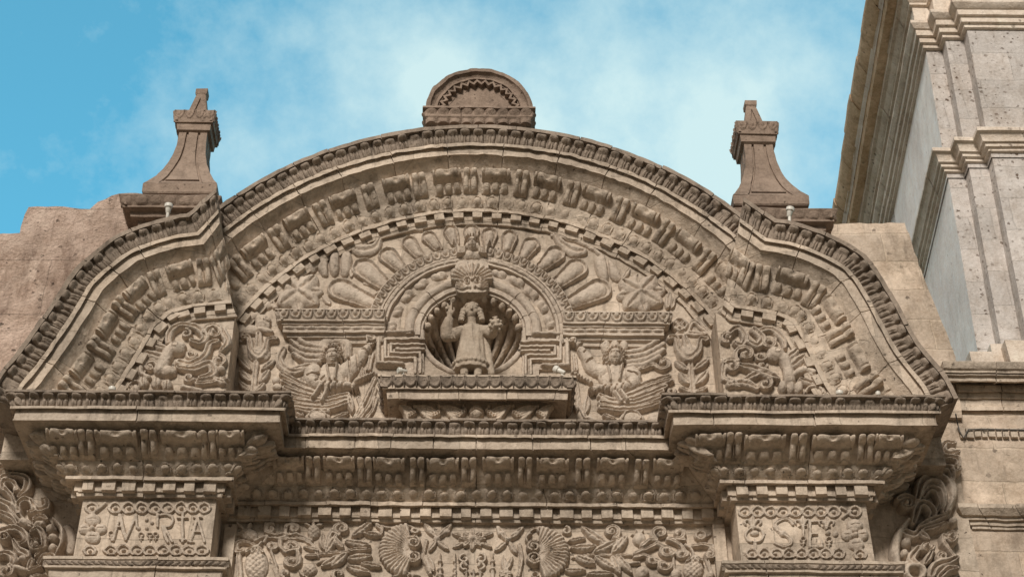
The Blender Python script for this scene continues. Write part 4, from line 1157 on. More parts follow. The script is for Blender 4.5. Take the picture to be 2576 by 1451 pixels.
# --- meander panels
R = Relief(C5, (60, 740, 440, 1065)); 
def meander(R, m_):
    R.fat = 1.0; R.blob(m_([(225, 885)])[0], 150, 128, .04, p=9, flat=4); R.blob(m_([(350, 960)])[0], 62, 100, .04, p=9, flat=4)
    R.stroke(m_([(330, 772), (97, 778), (92, 992), (262, 992)]), 20, .115, 'round', False)
    for pts in ([(412, 825), (142, 825), (142, 955), (352, 955), (352, 1060)], [(412, 862), (180, 862), (180, 922), (385, 922), (385, 1060)], [(412, 893), (222, 893)]): R.stroke(m_(pts), 12, .10, 'flat', False)
meander(R, lambda p: p); R.build('meander_panel', 0, portal, soft=0)
R = Relief(C5, (1075, 750, 1460, 1075)); meander(R, lambda p: [(1508-x, y+12) for x, y in p]); R.build('meander_panel', 0, portal, soft=0)

# --- keystone: palmette and cherub
R = Relief(C5, (600, 225, 890, 500), 1.2); R.tall = 1.0; R.fat = 1.0
R.blob((748, 368), 122, 118, .115, p=5, flat=3); R.fan((748, 405), 168, -math.pi-.1, .1, 13, .175, .10)
R.spiral((712, 402), 34, 1.3, -.3, 9, .20, -1); R.spiral((784, 402), 34, 1.3, math.pi+.3, 9, .20, 1)
for sg in (-1, 1):
    for q in range(4): R.stroke([(748+sg*14, 440+q*4), (748+sg*60, 452-q*12+8), (748+sg*108, 430-q*16+20)], 11, .16)
ky = R.build('keystone_palmette', 0, portal, hm=.13)
R = Relief(C5, (600, 70, 895, 250), 1.1); R.tall = 1.0; R.fat = 1.0
for sg in (-1, 1):
    for q in range(6):
        R.stroke([(748+sg*50, 178+q*7-10), (748+sg*(90+2*q), 165+q*9), (748+sg*(128-q*8), 112+q*16)], (10, 9, 6), .205-.004*q)
R.blob((712, 158), 22, 34, .20).blob((784, 158), 22, 34, .20).blob((748, 205), 95, 45, .165)
R.face((748, 148), 44, 56, .265); 
R.rope = 60; R.stroke([(700, 140), (712, 98), (748, 84), (786, 98), (796, 140)], 13, .235, 'rope')
R.build('cherub_head', 0, portal, hm=.18)
# --- angels
def hand(R, p, a, s_, h):
    """open carved hand: palm at p, fingers along angle a"""
    ca, sa = math.cos(a), math.sin(a)
    R.blob(p, s_*.62, s_*.62, h)
    for q, ln in zip((-.42, -.14, .14, .42), (1.25, 1.5, 1.45, 1.2)):
        bx, by = p[0]-sa*q*s_*1.1, p[1]+ca*q*s_*1.1
        R.stroke([(bx, by), (bx+ca*ln*s_-sa*q*s_*.3, by+sa*ln*s_+ca*q*s_*.3)], (s_*.19, s_*.14), h*.95, curve=False)
    R.stroke([(p[0]-sa*.5*s_, p[1]+ca*.5*s_), (p[0]-sa*1.05*s_+ca*.55*s_, p[1]+ca*1.05*s_+sa*.55*s_)], (s_*.2, s_*.14), h*.9, curve=False)
R = Relief(C6, (330, 730, 1065, 1400), 1.1)
for pts in ([(650, 835), (540, 810), (465, 750)], [(650, 868), (520, 848), (440, 792)], [(650, 903), (520, 890), (430, 836)], [(640, 940), (540, 936), (455, 885)]): R.stroke(pts, (26, 24, 16), .105)
R.stroke([(560, 975), (480, 1010), (400, 990), (352, 920), (385, 845)], (20, 30, 34, 32, 22), .09, 'groove').leaf((455, 1000), (625, 960), 36, .10)
R.stroke([(672, 900), (680, 800), (760, 772), (835, 800), (850, 900)], (36, 42, 44, 42, 28), .085).leaf((835, 930), (825, 800), 30, .11)
R.blob((735, 1050), 105, 120, .12).blob((605, 1010), 62, 60, .13)
R.stroke([(832, 1020), (890, 960), (955, 890), (995, 850)], (66, 58, 44, 30), .125).cut([(860, 920), (870, 1030)], 7, .05).cut([(915, 880), (925, 990)], 7, .04).cut([(955, 860), (1005, 890)], 6, .05)
hand(R, (1008, 828), -1.45, 32, .11)
R.stroke([(585, 1020), (585, 1085), (655, 1125), (760, 1125), (860, 1125)], (52, 52, 46, 36, 32), .155); R.cut([(560, 1060), (640, 1040)], 7, .05).cut([(620, 1110), (680, 1060)], 7, .05)
for q in range(4): R.cut([(690+q*45, 1100), (670+q*45, 1160)], 7, .05)
hand(R, (890, 1130), .5, 30, .15)
R.stroke([(700, 985), (720, 1090)], 12, .17).stroke([(775, 985), (760, 1090)], 12, .17).leaf((850, 1100), (855, 960), 30, .10)
for pts in ([(650, 1165), (500, 1100), (372, 1030)], [(650, 1190), (500, 1140), (385, 1085)], [(660, 1212), (520, 1185), (392, 1135)], [(850, 1185), (640, 1225), (420, 1180)], [(850, 1212), (640, 1250), (445, 1225)], [(850, 1240), (690, 1282), (460, 1262)], [(700, 1300), (560, 1300), (470, 1285)]): R.stroke(pts, (26, 28, 22), .115, 'groove')
R.stroke([(655, 1140), (600, 1220)], 19, .17).stroke([(700, 1160), (665, 1245)], 19, .17)
R.blob((630, 1335), 95, 45, .10).ring((630, 1345), 60, 9, .11, math.pi, 6.28).leaf((860, 1190), (885, 1320), 30, .11).leaf((740, 1360), (860, 1310), 24, .09).leaf((480, 1300), (530, 1330), 26, .07)
for pts in ([(1045, 1060), (980, 1200), (900, 1345)], [(1050, 1130), (1010, 1240), (940, 1345)], [(1055, 1200), (1030, 1290), (980, 1350)], [(930, 1200), (950, 1290), (900, 1350)]): R.stroke(pts, 17, .07, 'groove')
for q in range(8): R.blob((1060-q*21, 1030+abs(q-1)*9), 17, 15, .11)
R.stroke([(1035, 880), (1010, 1000)], 12, .06).stroke([(1010, 900), (990, 1000)], 10, .06).leaf((960, 1060), (955, 980), 22, .09)
R.face((737, 912), 54, 64, .19); R.rope = 70
R.curls((737, 905), 62, 62, math.pi*.86, math.pi*2.14, 11, 15, .16); R.stroke([(700, 985), (770, 985)], 8, .16)
aL = R.build('carved_angel', 0, portal, hm=.08); aL['label'] = 'carved angel with raised hand left of the niche'
R = Relief(C7, (0, 740, 790, 1400), 1.1)
for pts in ([(420, 880), (540, 855), (655, 785)], [(420, 915), (560, 890), (688, 815)], [(425, 950), (570, 925), (690, 855)], [(440, 975), (560, 962), (660, 905)]): R.stroke(pts, (24, 26, 22), .105)
R.spiral((690, 950), 62, 1.1, math.pi*.9, 20, .10, -1, tail=[(470, 1010), (560, 985), (620, 965)])
for c in ((272, 825), (336, 812), (400, 825)): R.blob(c, 36, 50, .10)
R.blob((330, 1060), 110, 120, .12).blob((455, 1035), 66, 66, .14)
R.stroke([(250, 1010), (175, 985), (135, 915), (92, 860)], (62, 52, 42, 30), .125).cut([(130, 960), (190, 920)], 7, .05).cut([(110, 890), (150, 860)], 6, .05)
hand(R, (66, 822), -1.65, 34, .11)
R.stroke([(480, 1045), (470, 1105), (385, 1140), (300, 1145), (215, 1150)], (50, 52, 46, 38, 34), .16); R.cut([(430, 1030), (500, 1060)], 7, .05); R.cut([(420, 1100), (450, 1140)], 7, .05)
for q in range(4): R.cut([(270+q*42, 1120), (250+q*42, 1180)], 7, .05)
hand(R, (185, 1150), math.pi-.5, 30, .14)
R.stroke([(285, 990), (305, 1090)], 13, .17).stroke([(385, 990), (365, 1090)], 13, .17).leaf((240, 1100), (225, 990), 24, .09)
for pts in ([(400, 1185), (560, 1105), (728, 1050)], [(420, 1205), (570, 1140), (730, 1085)], [(440, 1225), (580, 1175), (705, 1125)], [(250, 1215), (450, 1240), (680, 1160)], [(235, 1245), (450, 1265), (665, 1200)], [(235, 1280), (450, 1295), (655, 1245)], [(230, 1195), (330, 1230), (420, 1240)]): R.stroke(pts, (26, 28, 22), .115, 'groove')
R.stroke([(335, 1180), (380, 1250)], 20, .17).stroke([(375, 1175), (425, 1240)], 20, .17)
R.spiral((745, 1150), 34, 1, 0, 12, .08).spiral((750, 1080), 28, 1, 2, 11, .08)
R.blob((460, 1350), 95, 52, .10).ring((460, 1360), 64, 10, .115, math.pi, 6.28).leaf((255, 1330), (350, 1360), 26, .09).blob((630, 1350), 55, 50, .09)
R.stroke([(60, 1100), (80, 1240), (130, 1340)], 16, .06, 'groove').leaf((140, 1200), (120, 1320), 34, .08).leaf((60, 1190), (55, 1300), 26, .07).stroke([(150, 1340), (200, 1370)], 16, .06)
for q in range(7): R.blob((30+q*22, 1030+q*10), 18, 16, .11)
R.stroke([(35, 880), (45, 1000)], 9, .05, curve=False).stroke([(55, 900), (65, 1000)], 9, .05, curve=False)
R.face((338, 915), 52, 66, .19); R.rope = 60
R.curls((338, 912), 62, 64, math.pi*.76, math.pi*2.24, 13, 15, .16)
aR = R.build('carved_angel', 0, portal, hm=.08); aR['label'] = 'carved angel with raised hand right of the niche'

# --- tulip plants at the edges of the tympanum
R = Relief(C6, (40, 600, 365, 1180))
R.stroke([(75, 745), (120, 650), (190, 620)], (16, 40, 30), .09).blob((140, 720), 70, 40, .09).blob((235, 670), 60, 62, .10, p=3).flower((245, 665), 44, 5, .13, 15, n2=False).stroke([(215, 720), (290, 735)], 22, .09)
R.stroke([(90, 785), (135, 790), (150, 870), (200, 920), (250, 875), (270, 800), (330, 790)], (22, 22, 26, 32, 26, 22, 24), .12, 'groove').stroke([(205, 755), (205, 850)], (22, 36), .10, 'groove').blob((205, 890), 85, 60, .085)
R.stroke([(185, 960), (165, 1160)], 22, .08, 'groove')
for a, b, w_ in (((140, 1010), (55, 915), 30), ((230, 1010), (320, 940), 30), ((140, 1090), (65, 1020), 32), ((215, 1100), (285, 1010), 34), ((130, 1160), (60, 1100), 28), ((190, 1165), (250, 1110), 30)): R.leaf(a, b, w_, .09)
R.blob((330, 1080), 32, 28, .07).blob((340, 1130), 38, 26, .07)
R.build('carved_tulip', 0, portal)
R = Relief(C7, (690, 620, 1050, 1190))
R.flower((805, 695), 56, 4, .12, 20, rot=.78, n2=False).ring((805, 690), 52, 12, .10).stroke([(790, 750), (850, 740), (900, 660), (960, 690), (1030, 760)], (18, 24, 20, 26, 12), .07, 'groove').leaf((850, 740), (1010, 750), 30, .06)
R.stroke([(735, 790), (780, 790), (805, 880), (870, 935), (940, 880), (955, 800), (1000, 800)], (26, 24, 30, 40, 32, 24, 26), .13, 'groove').stroke([(845, 780), (870, 890)], (22, 40), .12, 'groove').blob((870, 890), 95, 70, .10)
R.stroke([(885, 960), (905, 1180)], 24, .08, 'groove')
for a, b, w_ in (((860, 1010), (770, 950), 32), ((920, 1010), (1020, 930), 34), ((870, 1110), (800, 1030), 34), ((930, 1110), (1010, 1020), 40), ((880, 1170), (800, 1140), 26), ((930, 1170), (1010, 1140), 28)): R.leaf(a, b, w_, .09)
R.build('carved_tulip', 0, portal)

# --- beasts in the side panels
ya = YA
R = Relief(C1, (800, 935, 1460, 1375), 1.3); R.fat = .98
R.stroke([(1060, 1060), (1075, 990), (1150, 955), (1240, 975), (1290, 1030), (1260, 1070), (1205, 1055)], (26, 30, 26, 32, 32, 28, 20), .12, 'groove').spiral((1170, 1010), 34, 1.2, -1.5, 12, .11)
R.spiral((1345, 1000), 62, 1.3, math.pi, 22, .12, 1).stroke([(1400, 985), (1430, 1060), (1390, 1120)], (30, 30, 18), .11, 'groove')
R.leaf((1060, 1110), (955, 1075), 34, .11).leaf((1060, 1170), (900, 1130), 44, .12)
R.stroke([(1010, 1235), (1040, 1160), (1080, 1100), (1140, 1090)], (48, 44, 40, 34), .125).blob((1110, 1100), 60, 46, .15).ring((1105, 1095), 18, 6, .17)
R.stroke([(1130, 1190), (1210, 1200), (1290, 1150), (1320, 1080), (1370, 1060)], (34, 34, 30, 26, 22), .12, 'groove').spiral((1200, 1140), 36, 1.3, 0, 13, .11)
R.spiral((1375, 1180), 46, 1.2, -1.3, 18, .11).stroke([(1120, 1225), (1230, 1235), (1320, 1200), (1340, 1260), (1260, 1290)], (18, 30, 34, 34, 22), .12, 'groove')
R.spiral((945, 1215), 52, 1.1, .4, 20, .10, -1).stroke([(900, 1180), (885, 1250), (930, 1280)], 22, .10)
R.blob((1055, 1245), 58, 36, .12).spiral((1190, 1285), 36, 1.3, .5, 13, .11).leaf((1350, 1290), (1420, 1320), 30, .08).stroke([(1240, 1320), (1330, 1310), (1420, 1290)], 20, .09, 'groove')
for c in ((900, 1310), (985, 1315), (1050, 1330)): R.blob(c, 36, 38, .11).cut([(c[0], c[1]-30), (c[0], c[1]+30)], 4, .04)
R.ring((855, 1345), 42, 12, .10, math.pi, 6.28).blob((855, 1350), 26, 30, .09).stroke([(1150, 1340), (1260, 1365)], 20, .08).blob((1390, 1230), 26, 24, .1)
R.build('carved_beast', YA, side_arches[0][0], hm=.06)
R = Relief(C4, (60, 880, 650, 1285), 1.3); R.fat = .98
R.stroke([(110, 930), (160, 900), (200, 950), (180, 1000), (140, 985)], (24, 26, 26, 24, 16), .12, 'groove').spiral((95, 950), 40, 1.1, 1.5, 16, .10)
R.stroke([(250, 910), (300, 960), (270, 1005), (225, 980)], (26, 30, 28, 18), .12, 'groove').spiral((335, 985), 42, 1.3, -.6, 16, .12).stroke([(270, 920), (350, 900), (420, 960), (430, 1010)], (20, 26, 24, 16), .09, 'groove')
R.spiral((200, 1055), 62, 1.3, 2.4, 20, .12, 1).spiral((290, 1065), 34, 1.3, 0, 12, .11).spiral((120, 1120), 50, 1.2, -2.5, 19, .11).stroke([(85, 1080), (75, 1180), (110, 1200)], 18, .09, 'groove')
R.stroke([(360, 1060), (420, 1070), (450, 1130), (460, 1200)], (44, 40, 34, 38), .125).blob((380, 1050), 58, 46, .155).ring((385, 1045), 17, 6, .17).leaf((440, 1080), (515, 1020), 34, .11).leaf((460, 1130), (550, 1060), 40, .12)
R.stroke([(170, 1120), (260, 1140), (330, 1170), (390, 1200)], (22, 34, 36, 20), .13, 'groove').stroke([(200, 1200), (290, 1160), (380, 1190)], (24, 30, 18), .11, 'groove').spiral((300, 1115), 30, 1.2, 0, 11, .10).spiral((315, 1225), 42, 1.3, -1, 15, .12)
R.stroke([(110, 1225), (200, 1215), (270, 1250)], (24, 34, 16), .10, 'groove').leaf((95, 1190), (170, 1240), 28, .09)
R.stroke([(470, 1180), (540, 1140), (600, 1160)], (22, 30, 22), .11).leaf((520, 1200), (630, 1230), 32, .11).leaf((560, 1130), (610, 1190), 24, .1)
for c in ((420, 1240), (465, 1245), (510, 1245)): R.blob(c, 28, 40, .12)
R.ring((600, 1280), 50, 13, .10, math.pi, 6.28)
R.build('carved_beast', YA, side_arches[1][0], hm=.06)

# --- statue shelf
shY = -.32
SHV = [(942, .34), (947, .34), (948, .32), (967, .27), (968.5, .285), (978, .28), (980, .235), (984, .235), (1003, .225), (1005, .205), (1009, .02), (1012, .0), (1100, 0)]
zsh = PZ(1199, 942, shY-.34)
SH_P = [(zsh-PZ(1199, v, shY-o), o) for v, o in SHV]
xa, xb = PX(951, 944, shY-.34)+.34, PX(1449, 944, shY-.34)-.34
spth = plan_path([(xa, .0), (xa, shY), (xb, shY), (xb, .0)], zsh)
w = MB(); sweep(w, spth, [(0, -.3)]+SH_P, joints=.7); shelf = w.build('statue_shelf', TAN, portal, amp=.004)
mb = MB()
for gi in range(3):
    fr, pt = spth.frames(.03, .31, gi, spacing=.145)
    for q_, f_ in enumerate(fr):
        t = tile(lambda a, b: np.maximum(sq(1-((np.hypot(a*.95, b*.95)-.84)/.2)**2), np.maximum(.55*(np.hypot(a, b) < .8), .95*np.exp(-((np.abs(a)-1)/.14)**2)*(b > .2))), pt, .02, .305, .15, .25, 15, 11, .055); place(mb, t, f_, .03, .31, jit=.003)
mb.build('scallop_band', LIP, shelf, ang=60, amp=.004)
R = Relief(C5, (215, 1245, 1345, 1385), 1.5)
for sg in (-1, 1):
    m_ = lambda pts: pts if sg < 0 else [(1555-x, y) for x, y in pts]
    for x0 in (240, 345, 530):
        ln = 110 if x0 == 240 else (175 if x0 == 345 else 165)
        for q in range(5): R.stroke(m_([(x0+5+q*5, 1275+q*5), (x0+ln*.5, 1280+q*19), (x0+ln-q*12, 1318+q*13)]), (10, 15, 9), .075)
        for q in range(3): R.ring(m_([(x0+ln-8-q*16, 1322+q*12)])[0], 12, 7, .09)
        R.blob(m_([(x0+ln-5, 1275)])[0], 15, 15, .08)
R.blob((777, 1315), 58, 52, .13).cut([(725, 1330), (777, 1312), (830, 1330)], 6, .05).cut([(735, 1295), (777, 1285), (820, 1295)], 5, .04).blob((700, 1300), 18, 18, .09).blob((852, 1300), 18, 18, .09)
R.build('acanthus_frieze', shY, shelf, TAN, hm=.06)

# --- frieze of plants under the entablature
def plume(R, p, q, w_, h, n=1, bend=0.): R.leaf(p, q, w_, h, bend, veins=5)
fz = Yc
R = Relief(B2, (150, 1015, 440, 1460)); R.fruit((275, 1120), 78, 46, .09, .5, 22).leaf((240, 1080), (185, 1030), 18, .07).leaf((275, 1080), (300, 1035), 16, .07).leaf((225, 1110), (175, 1130), 18, .06)
R.stroke([(330, 1170), (420, 1135), (400, 1180)], 14, .06); R.fruit((340, 1350), 92, 120, .12, 0, 24)
for a in (-80, -35, 10, 55): R.leaf((340, 1225), (340+a*1.1, 1290-abs(a)*.2), 22, .13)
R.stroke([(350, 1215), (240, 1180), (190, 1200), (190, 1255), (240, 1250)], (14, 18, 24, 24, 16), .09, 'groove').stroke([(205, 1280), (210, 1450)], (22, 26), .07, 'groove').stroke([(375, 1190), (350, 1225)], 12, .09)
R.build('carved_fruit', fz, ent_o, hm=.05)
R = Relief(B2, (385, 1015, 880, 1460))
R.spiral((450, 1085), 44, 1.1, -1.3, 17, .085, -1, tail=[(600, 1130), (540, 1120), (480, 1130), (410, 1110), (410, 1050)]).spiral((620, 1080), 40, 1.1, -1.5, 17, .085, 1, tail=[(560, 1120), (565, 1060)])
R.fruit((770, 1105), 50, 56, .10, 0, 18).leaf((745, 1060), (700, 1045), 14, .08).leaf((790, 1060), (850, 1045), 14, .08).leaf((768, 1065), (768, 1030), 14, .08)
R.stroke([(800, 1290), (760, 1200), (660, 1150), (540, 1160)], (14, 15, 14, 10), .06, 'groove').stroke([(420, 1150), (520, 1150), (640, 1120), (760, 1170)], (10, 14, 14, 10), .06)
R.spiral((455, 1210), 38, 1.1, .5, 17, .09, 1).spiral((600, 1225), 58, 1.1, .2, 22, .10, -1, tail=[(520, 1170), (520, 1220), (560, 1260)]).spiral((600, 1330), 60, 1.2, 0., 22, .10, 1, tail=[(650, 1250), (660, 1300)])
R.leaf((800, 1245), (690, 1215), 24, .08).leaf((800, 1285), (700, 1285), 22, .08).stroke([(450, 1250), (490, 1360)], 12, .06)
R.fruit((745, 1385), 55, 46, .09, .3, 18).stroke([(480, 1370), (500, 1450)], 18, .06, 'groove').spiral((560, 1420), 40, 1, 2, 16, .08).stroke([(800, 1340), (870, 1310)], 10, .06).leaf((700, 1440), (660, 1390), 18, .07)
R.build('carved_vine', fz, ent_o, hm=.05)
R = Relief(B2, (800, 1015, 1290, 1460))
R.spiral((985, 1090), 62, 1.25, 2.0, 22, .11, 1, tail=[(870, 1230), (880, 1160), (910, 1110)])
plume(R, (1070, 1135), (1210, 1040), 38, .11); plume(R, (850, 1240), (845, 1115), 30, .10, bend=-.1); plume(R, (870, 1260), (945, 1130), 34, .10)
for a, b, w_ in (((1020, 1180), (1200, 1215), 40), ((1160, 1120), (1290, 1140), 28), ((990, 1230), (920, 1150), 30), ((1040, 1250), (1200, 1240), 26), ((960, 1300), (830, 1370), 42), ((1010, 1280), (910, 1370), 40), ((1040, 1310), (1210, 1290), 42), ((1030, 1370), (1200, 1420), 42), ((1140, 1350), (1280, 1370), 36)): plume(R, a, b, w_, .105)
R.stroke([(800, 1270), (940, 1260), (1080, 1255)], 16, .07, 'groove').spiral((960, 1425), 52, 1, 2, 18, .09).stroke([(1250, 1050), (1290, 1100), (1240, 1140)], 18, .08, 'groove')
R.build('leaf_spray', fz, ent_o, hm=.05)
R = Relief(B2, (1235, 1030, 1600, 1460))
R.fan((1520, 1245), 262, math.pi*.56, math.pi*1.45, 19, .13, .05); R.spiral((1525, 1200), 52, 1.9, -2.2, 13, .17, 1); R.spiral((1525, 1305), 52, 1.9, 2.2, 13, .17, -1)
R.ring((1420, 1080), 20, 9, .08).ring((1470, 1085), 18, 9, .08).stroke([(1240, 1045), (1340, 1075), (1480, 1060), (1570, 1100)], (10, 12, 12, 10), .07).spiral((1530, 1090), 32, 1.1, 0, 12, .08).stroke([(1380, 1440), (1470, 1415), (1570, 1440)], 12, .07).ring((1500, 1440), 20, 8, .07)
R.build('carved_shell', fz, ent_o, hm=.06)
R = Relief(B2, (1585, 1030, 1840, 1460))
R.leaf((1690, 1140), (1600, 1040), 30, .08).leaf((1715, 1140), (1815, 1045), 30, .08).blob((1700, 1160), 26, 24, .09).leaf((1690, 1180), (1640, 1250), 24, .08).leaf((1710, 1180), (1790, 1240), 26, .08).blob((1650, 1100), 26, 20, .08).blob((1775, 1105), 28, 22, .08)
R.stroke([(1620, 1170), (1600, 1300), (1650, 1420)], 15, .08, 'groove').leaf((1625, 1290), (1680, 1410), 34, .08)
for x in (1725, 1840): R.stroke([(x, 1265), (x, 1450)], (4, 16), .06).blob((x, 1330), 20, 14, .08).blob((x, 1385), 24, 16, .08).blob((x, 1430), 28, 16, .08)
R.build('carved_knot', fz, ent_o, hm=.05)
R = Relief(B3, (-130, 1040, 250, 1460))
c = (85, 1160); R.blob(c, 30, 28, .11)
for a in range(8):
    an = a*math.pi/4-math.pi/2; L_ = 105 if a % 2 == 0 else 95
    R.leaf((c[0]+25*math.cos(an), c[1]+25*math.sin(an)*ASP), (c[0]+L_*math.cos(an), c[1]+L_*math.sin(an)*ASP), 22, .085)
R.ring(c, 62, 7, .06)
for sg in (-1, 1):
    R.spiral((85+sg*62, 1310), 44, 1.2, -math.pi/2, 13, .09, sg).spiral((85+sg*60, 1360), 36, 1.1, math.pi/2, 12, .08, -sg).leaf((85+sg*75, 1140), (85+sg*160, 1110), 20, .07).leaf((85+sg*70, 1190), (85+sg*150, 1220), 20, .07)
for x in (40, 95, 145): R.stroke([(x, 1385), (x, 1460)], (5, 12), .07, curve=False).leaf((x-22, 1410), (x+22, 1410), 10, .07)
R.build('carved_star', fz, ent_o, hm=.05)
R = Relief(B3, (215, 1045, 490, 1460))
R.leaf((340, 1160), (270, 1060), 30, .08).leaf((370, 1160), (470, 1070), 30, .08).blob((355, 1165), 26, 24, .09).leaf((370, 1190), (420, 1270), 26, .08).leaf((330, 1190), (250, 1250), 26, .08).blob((300, 1120), 26, 20, .08).blob((410, 1120), 28, 22, .08)
R.stroke([(440, 1200), (455, 1310), (430, 1440)], 17, .08, 'groove').leaf((330, 1390), (320, 1280), 28, .07).leaf((340, 1390), (390, 1290), 24, .07)
for x in (238,): R.stroke([(x, 1275), (x, 1450)], (4, 16), .06).blob((x, 1330), 20, 14, .08).blob((x, 1385), 24, 16, .08)
R.flower((335, 1420), 50, 5, .07)
R.build('carved_knot', fz, ent_o, hm=.05)
R = Relief(B3, (480, 1045, 840, 1460))
R.fan((560, 1270), 262, -math.pi*.45, math.pi*.42, 18, .13, .05); R.spiral((545, 1230), 52, 1.9, -.9, 13, .17, -1); R.spiral((550, 1315), 54, 1.9, .9, 13, .17, 1)
R.stroke([(500, 1120), (540, 1080), (620, 1075), (690, 1110)], (12, 14, 12, 10), .07, 'groove').ring((600, 1090), 20, 9, .08).ring((650, 1100), 20, 9, .08).spiral((790, 1095), 38, 1.1, -1.5, 13, .08).stroke([(500, 1180), (490, 1150), (520, 1120)], 14, .08).ring((560, 1430), 24, 9, .07)
R.build('carved_shell', fz, ent_o, hm=.06)
R = Relief(B3, (780, 1050, 1310, 1460))
plume(R, (1090, 1200), (905, 1070), 42, .11); plume(R, (1010, 1260), (1180, 1180), 44, .11); plume(R, (1150, 1260), (1255, 1140), 44, .11); plume(R, (1005, 1220), (820, 1230), 42, .10); plume(R, (930, 1150), (800, 1180), 26, .09)
R.spiral((1135, 1110), 62, 1.3, 1.2, 22, .11, -1, tail=[(1190, 1230), (1215, 1170)])
R.stroke([(840, 1300), (960, 1280), (1120, 1275), (1290, 1280)], (10, 15, 15, 12), .07, 'groove')
for a, b, w_ in (((1020, 1300), (1160, 1390), 40), ((1140, 1300), (1200, 1430), 36), ((1180, 1290), (1290, 1420), 38), ((880, 1300), (1010, 1350), 44), ((960, 1430), (1150, 1420), 36), ((790, 1400), (940, 1400), 34)): plume(R, a, b, w_, .105)
R.build('leaf_spray', fz, ent_o, hm=.05)
R = Relief(B3, (1260, 1060, 1720, 1460))
R.blob((1345, 1160), 52, 52, .10).leaf((1345, 1120), (1320, 1085), 13, .08).leaf((1350, 1120), (1375, 1085), 13, .08).leaf((1330, 1120), (1280, 1125), 12, .07)
R.spiral((1500, 1120), 62, 1.15, 2.4, 22, .11, 1, tail=[(1360, 1220), (1420, 1170), (1470, 1175)]).spiral((1640, 1120), 50, 1.1, 1.8, 20, .10, -1, tail=[(1560, 1160), (1680, 1170)])
R.spiral((1550, 1250), 58, 1.1, .5, 22, .11, 1, tail=[(1310, 1270), (1400, 1240), (1480, 1200)]).spiral((1440, 1320), 48, 1.1, .3, 19, .10, 1, tail=[(1310, 1300), (1380, 1285)]).spiral((1530, 1360), 56, 1.1, 0, 20, .10, 1).spiral((1660, 1270), 46, 1.1, 0., 20, .10, 1, tail=[(1560, 1170), (1640, 1200)])
R.blob((1365, 1410), 54, 50, .09).blob((1365, 1410), 22, 20, .11).stroke([(1600, 1290), (1610, 1400)], 12, .06).blob((1620, 1420), 40, 40, .08).stroke([(1270, 1340), (1340, 1340)], 16, .07)
R.build('carved_vine', fz, ent_o, hm=.05)
R = Relief(B3, (1640, 1080, 1935, 1460))
R.ring((1805, 1140), 36, 13, .09).blob((1805, 1140), 24, 22, .08).leaf((1840, 1150), (1890, 1110), 16, .06).stroke([(1690, 1200), (1740, 1240), (1760, 1290)], 13, .07).spiral((1870, 1280), 50, 1.0, -1.2, 24, .10, 1, tail=[(1740, 1215), (1830, 1205), (1890, 1225)])
R.fruit((1750, 1390), 80, 78, .12, 0, 22)
for a in (-60, -15, 30, 65): R.leaf((1755, 1300), (1755+a*1.1, 1350-abs(a)*.1), 20, .13)
R.stroke([(1850, 1300), (1890, 1420)], 18, .06, 'groove').blob((1885, 1430), 34, 30, .08)
R.build('carved_fruit', fz, ent_o, hm=.05)
# rough pilaster strips beside the frieze
for ua, ub in ((556, 586), (1800, 1830)):
    w = MB(); w.box(PX(ua, 1400, fz-.1), PX(ub, 1400, fz-.1), fz-.1, fz+.05, 9.6, PZ(ua, 1316, fz-.1)); w.build('corner_strip', TAN, ent_o, amp=.012, scale=6)

# --- lettered pier blocks
def guilloche(R, xs_, y, r, h):
    """interlaced double wave with a bead in every eye"""
    if len(xs_) == 1: xs_ = [xs_[0]-r*.02, xs_[0]+r*.02]
    n = len(xs_); gap = (xs_[-1]-xs_[0])/(n-1) if n > 2 else 2*r
    x0, x1 = xs_[0]-gap*.5, xs_[-1]+gap*.5
    if n == 2 and xs_[1]-xs_[0] < r: x0, x1 = xs_[0]-r, xs_[0]+r; gap = 2*r; xs_ = [xs_[0]]
    t = np.linspace(0, 1, 10*len(xs_)+1)
    for sg in (-1, 1):
        pts = [(x0+(x1-x0)*q, y+sg*r*.82*np.sign(math.sin(q*len(xs_)*math.pi))*abs(math.sin(q*len(xs_)*math.pi))**.62) for q in t]
        R.stroke(pts, r*.27, h*(1.0 if sg > 0 else .86), 'groove', False)
    for x in xs_: R.blob((x, y), r*.36, r*.30, h*.9)
def bud(R, x, y, h, s_=1.):
    R.ring((x, y), 20*s_, 7*s_, h).stroke([(x, y+18*s_), (x, y+52*s_)], (9*s_, 5*s_), h, curve=False).blob((x, y+30*s_), 22*s_, 8*s_, h)
bl = Yp
R = Relief(B1, (570, 880, 1545, 1285), 1.4); R.fat = 1.0
guilloche(R, [665], 945, 46, .05); R.stroke([(700, 970), (765, 915)], 14, .05); guilloche(R, [835, 932, 1030, 1128, 1225, 1310], 945, 46, .05); guilloche(R, [1395, 1482], 945, 42, .05)
guilloche(R, [650], 1255, 44, .05); guilloche(R, [800, 895, 1000, 1082, 1190, 1282, 1372, 1462], 1252, 42, .05)
for c, rx, ry in (((670, 1030), 58, 46), ((670, 1160), 58, 46), ((612, 1098), 44, 40), ((730, 1098), 44, 40)): R.blob(c, rx, ry, .065).cut([(c[0]-rx*.5, c[1]), (c[0]+rx*.5, c[1])], 5, .02)
R.blob((670, 1097), 24, 22, .08)
R.build('carved_border', bl, piers[0], hm=.03)
R = Relief(B1, (770, 980, 1520, 1225), 1.3); R.fat = .9; R.tall = .68
T = lambda pts, r=13, c=False: R.stroke(pts, r, .055, 'flat', c)
T([(820, 1180), (866, 1000)]); T([(866, 1000), (912, 1175)], 17); T([(912, 1175), (985, 1002)], 13); T([(985, 1002), (992, 1085)], 13); T([(845, 1085), (885, 1085)], 9)
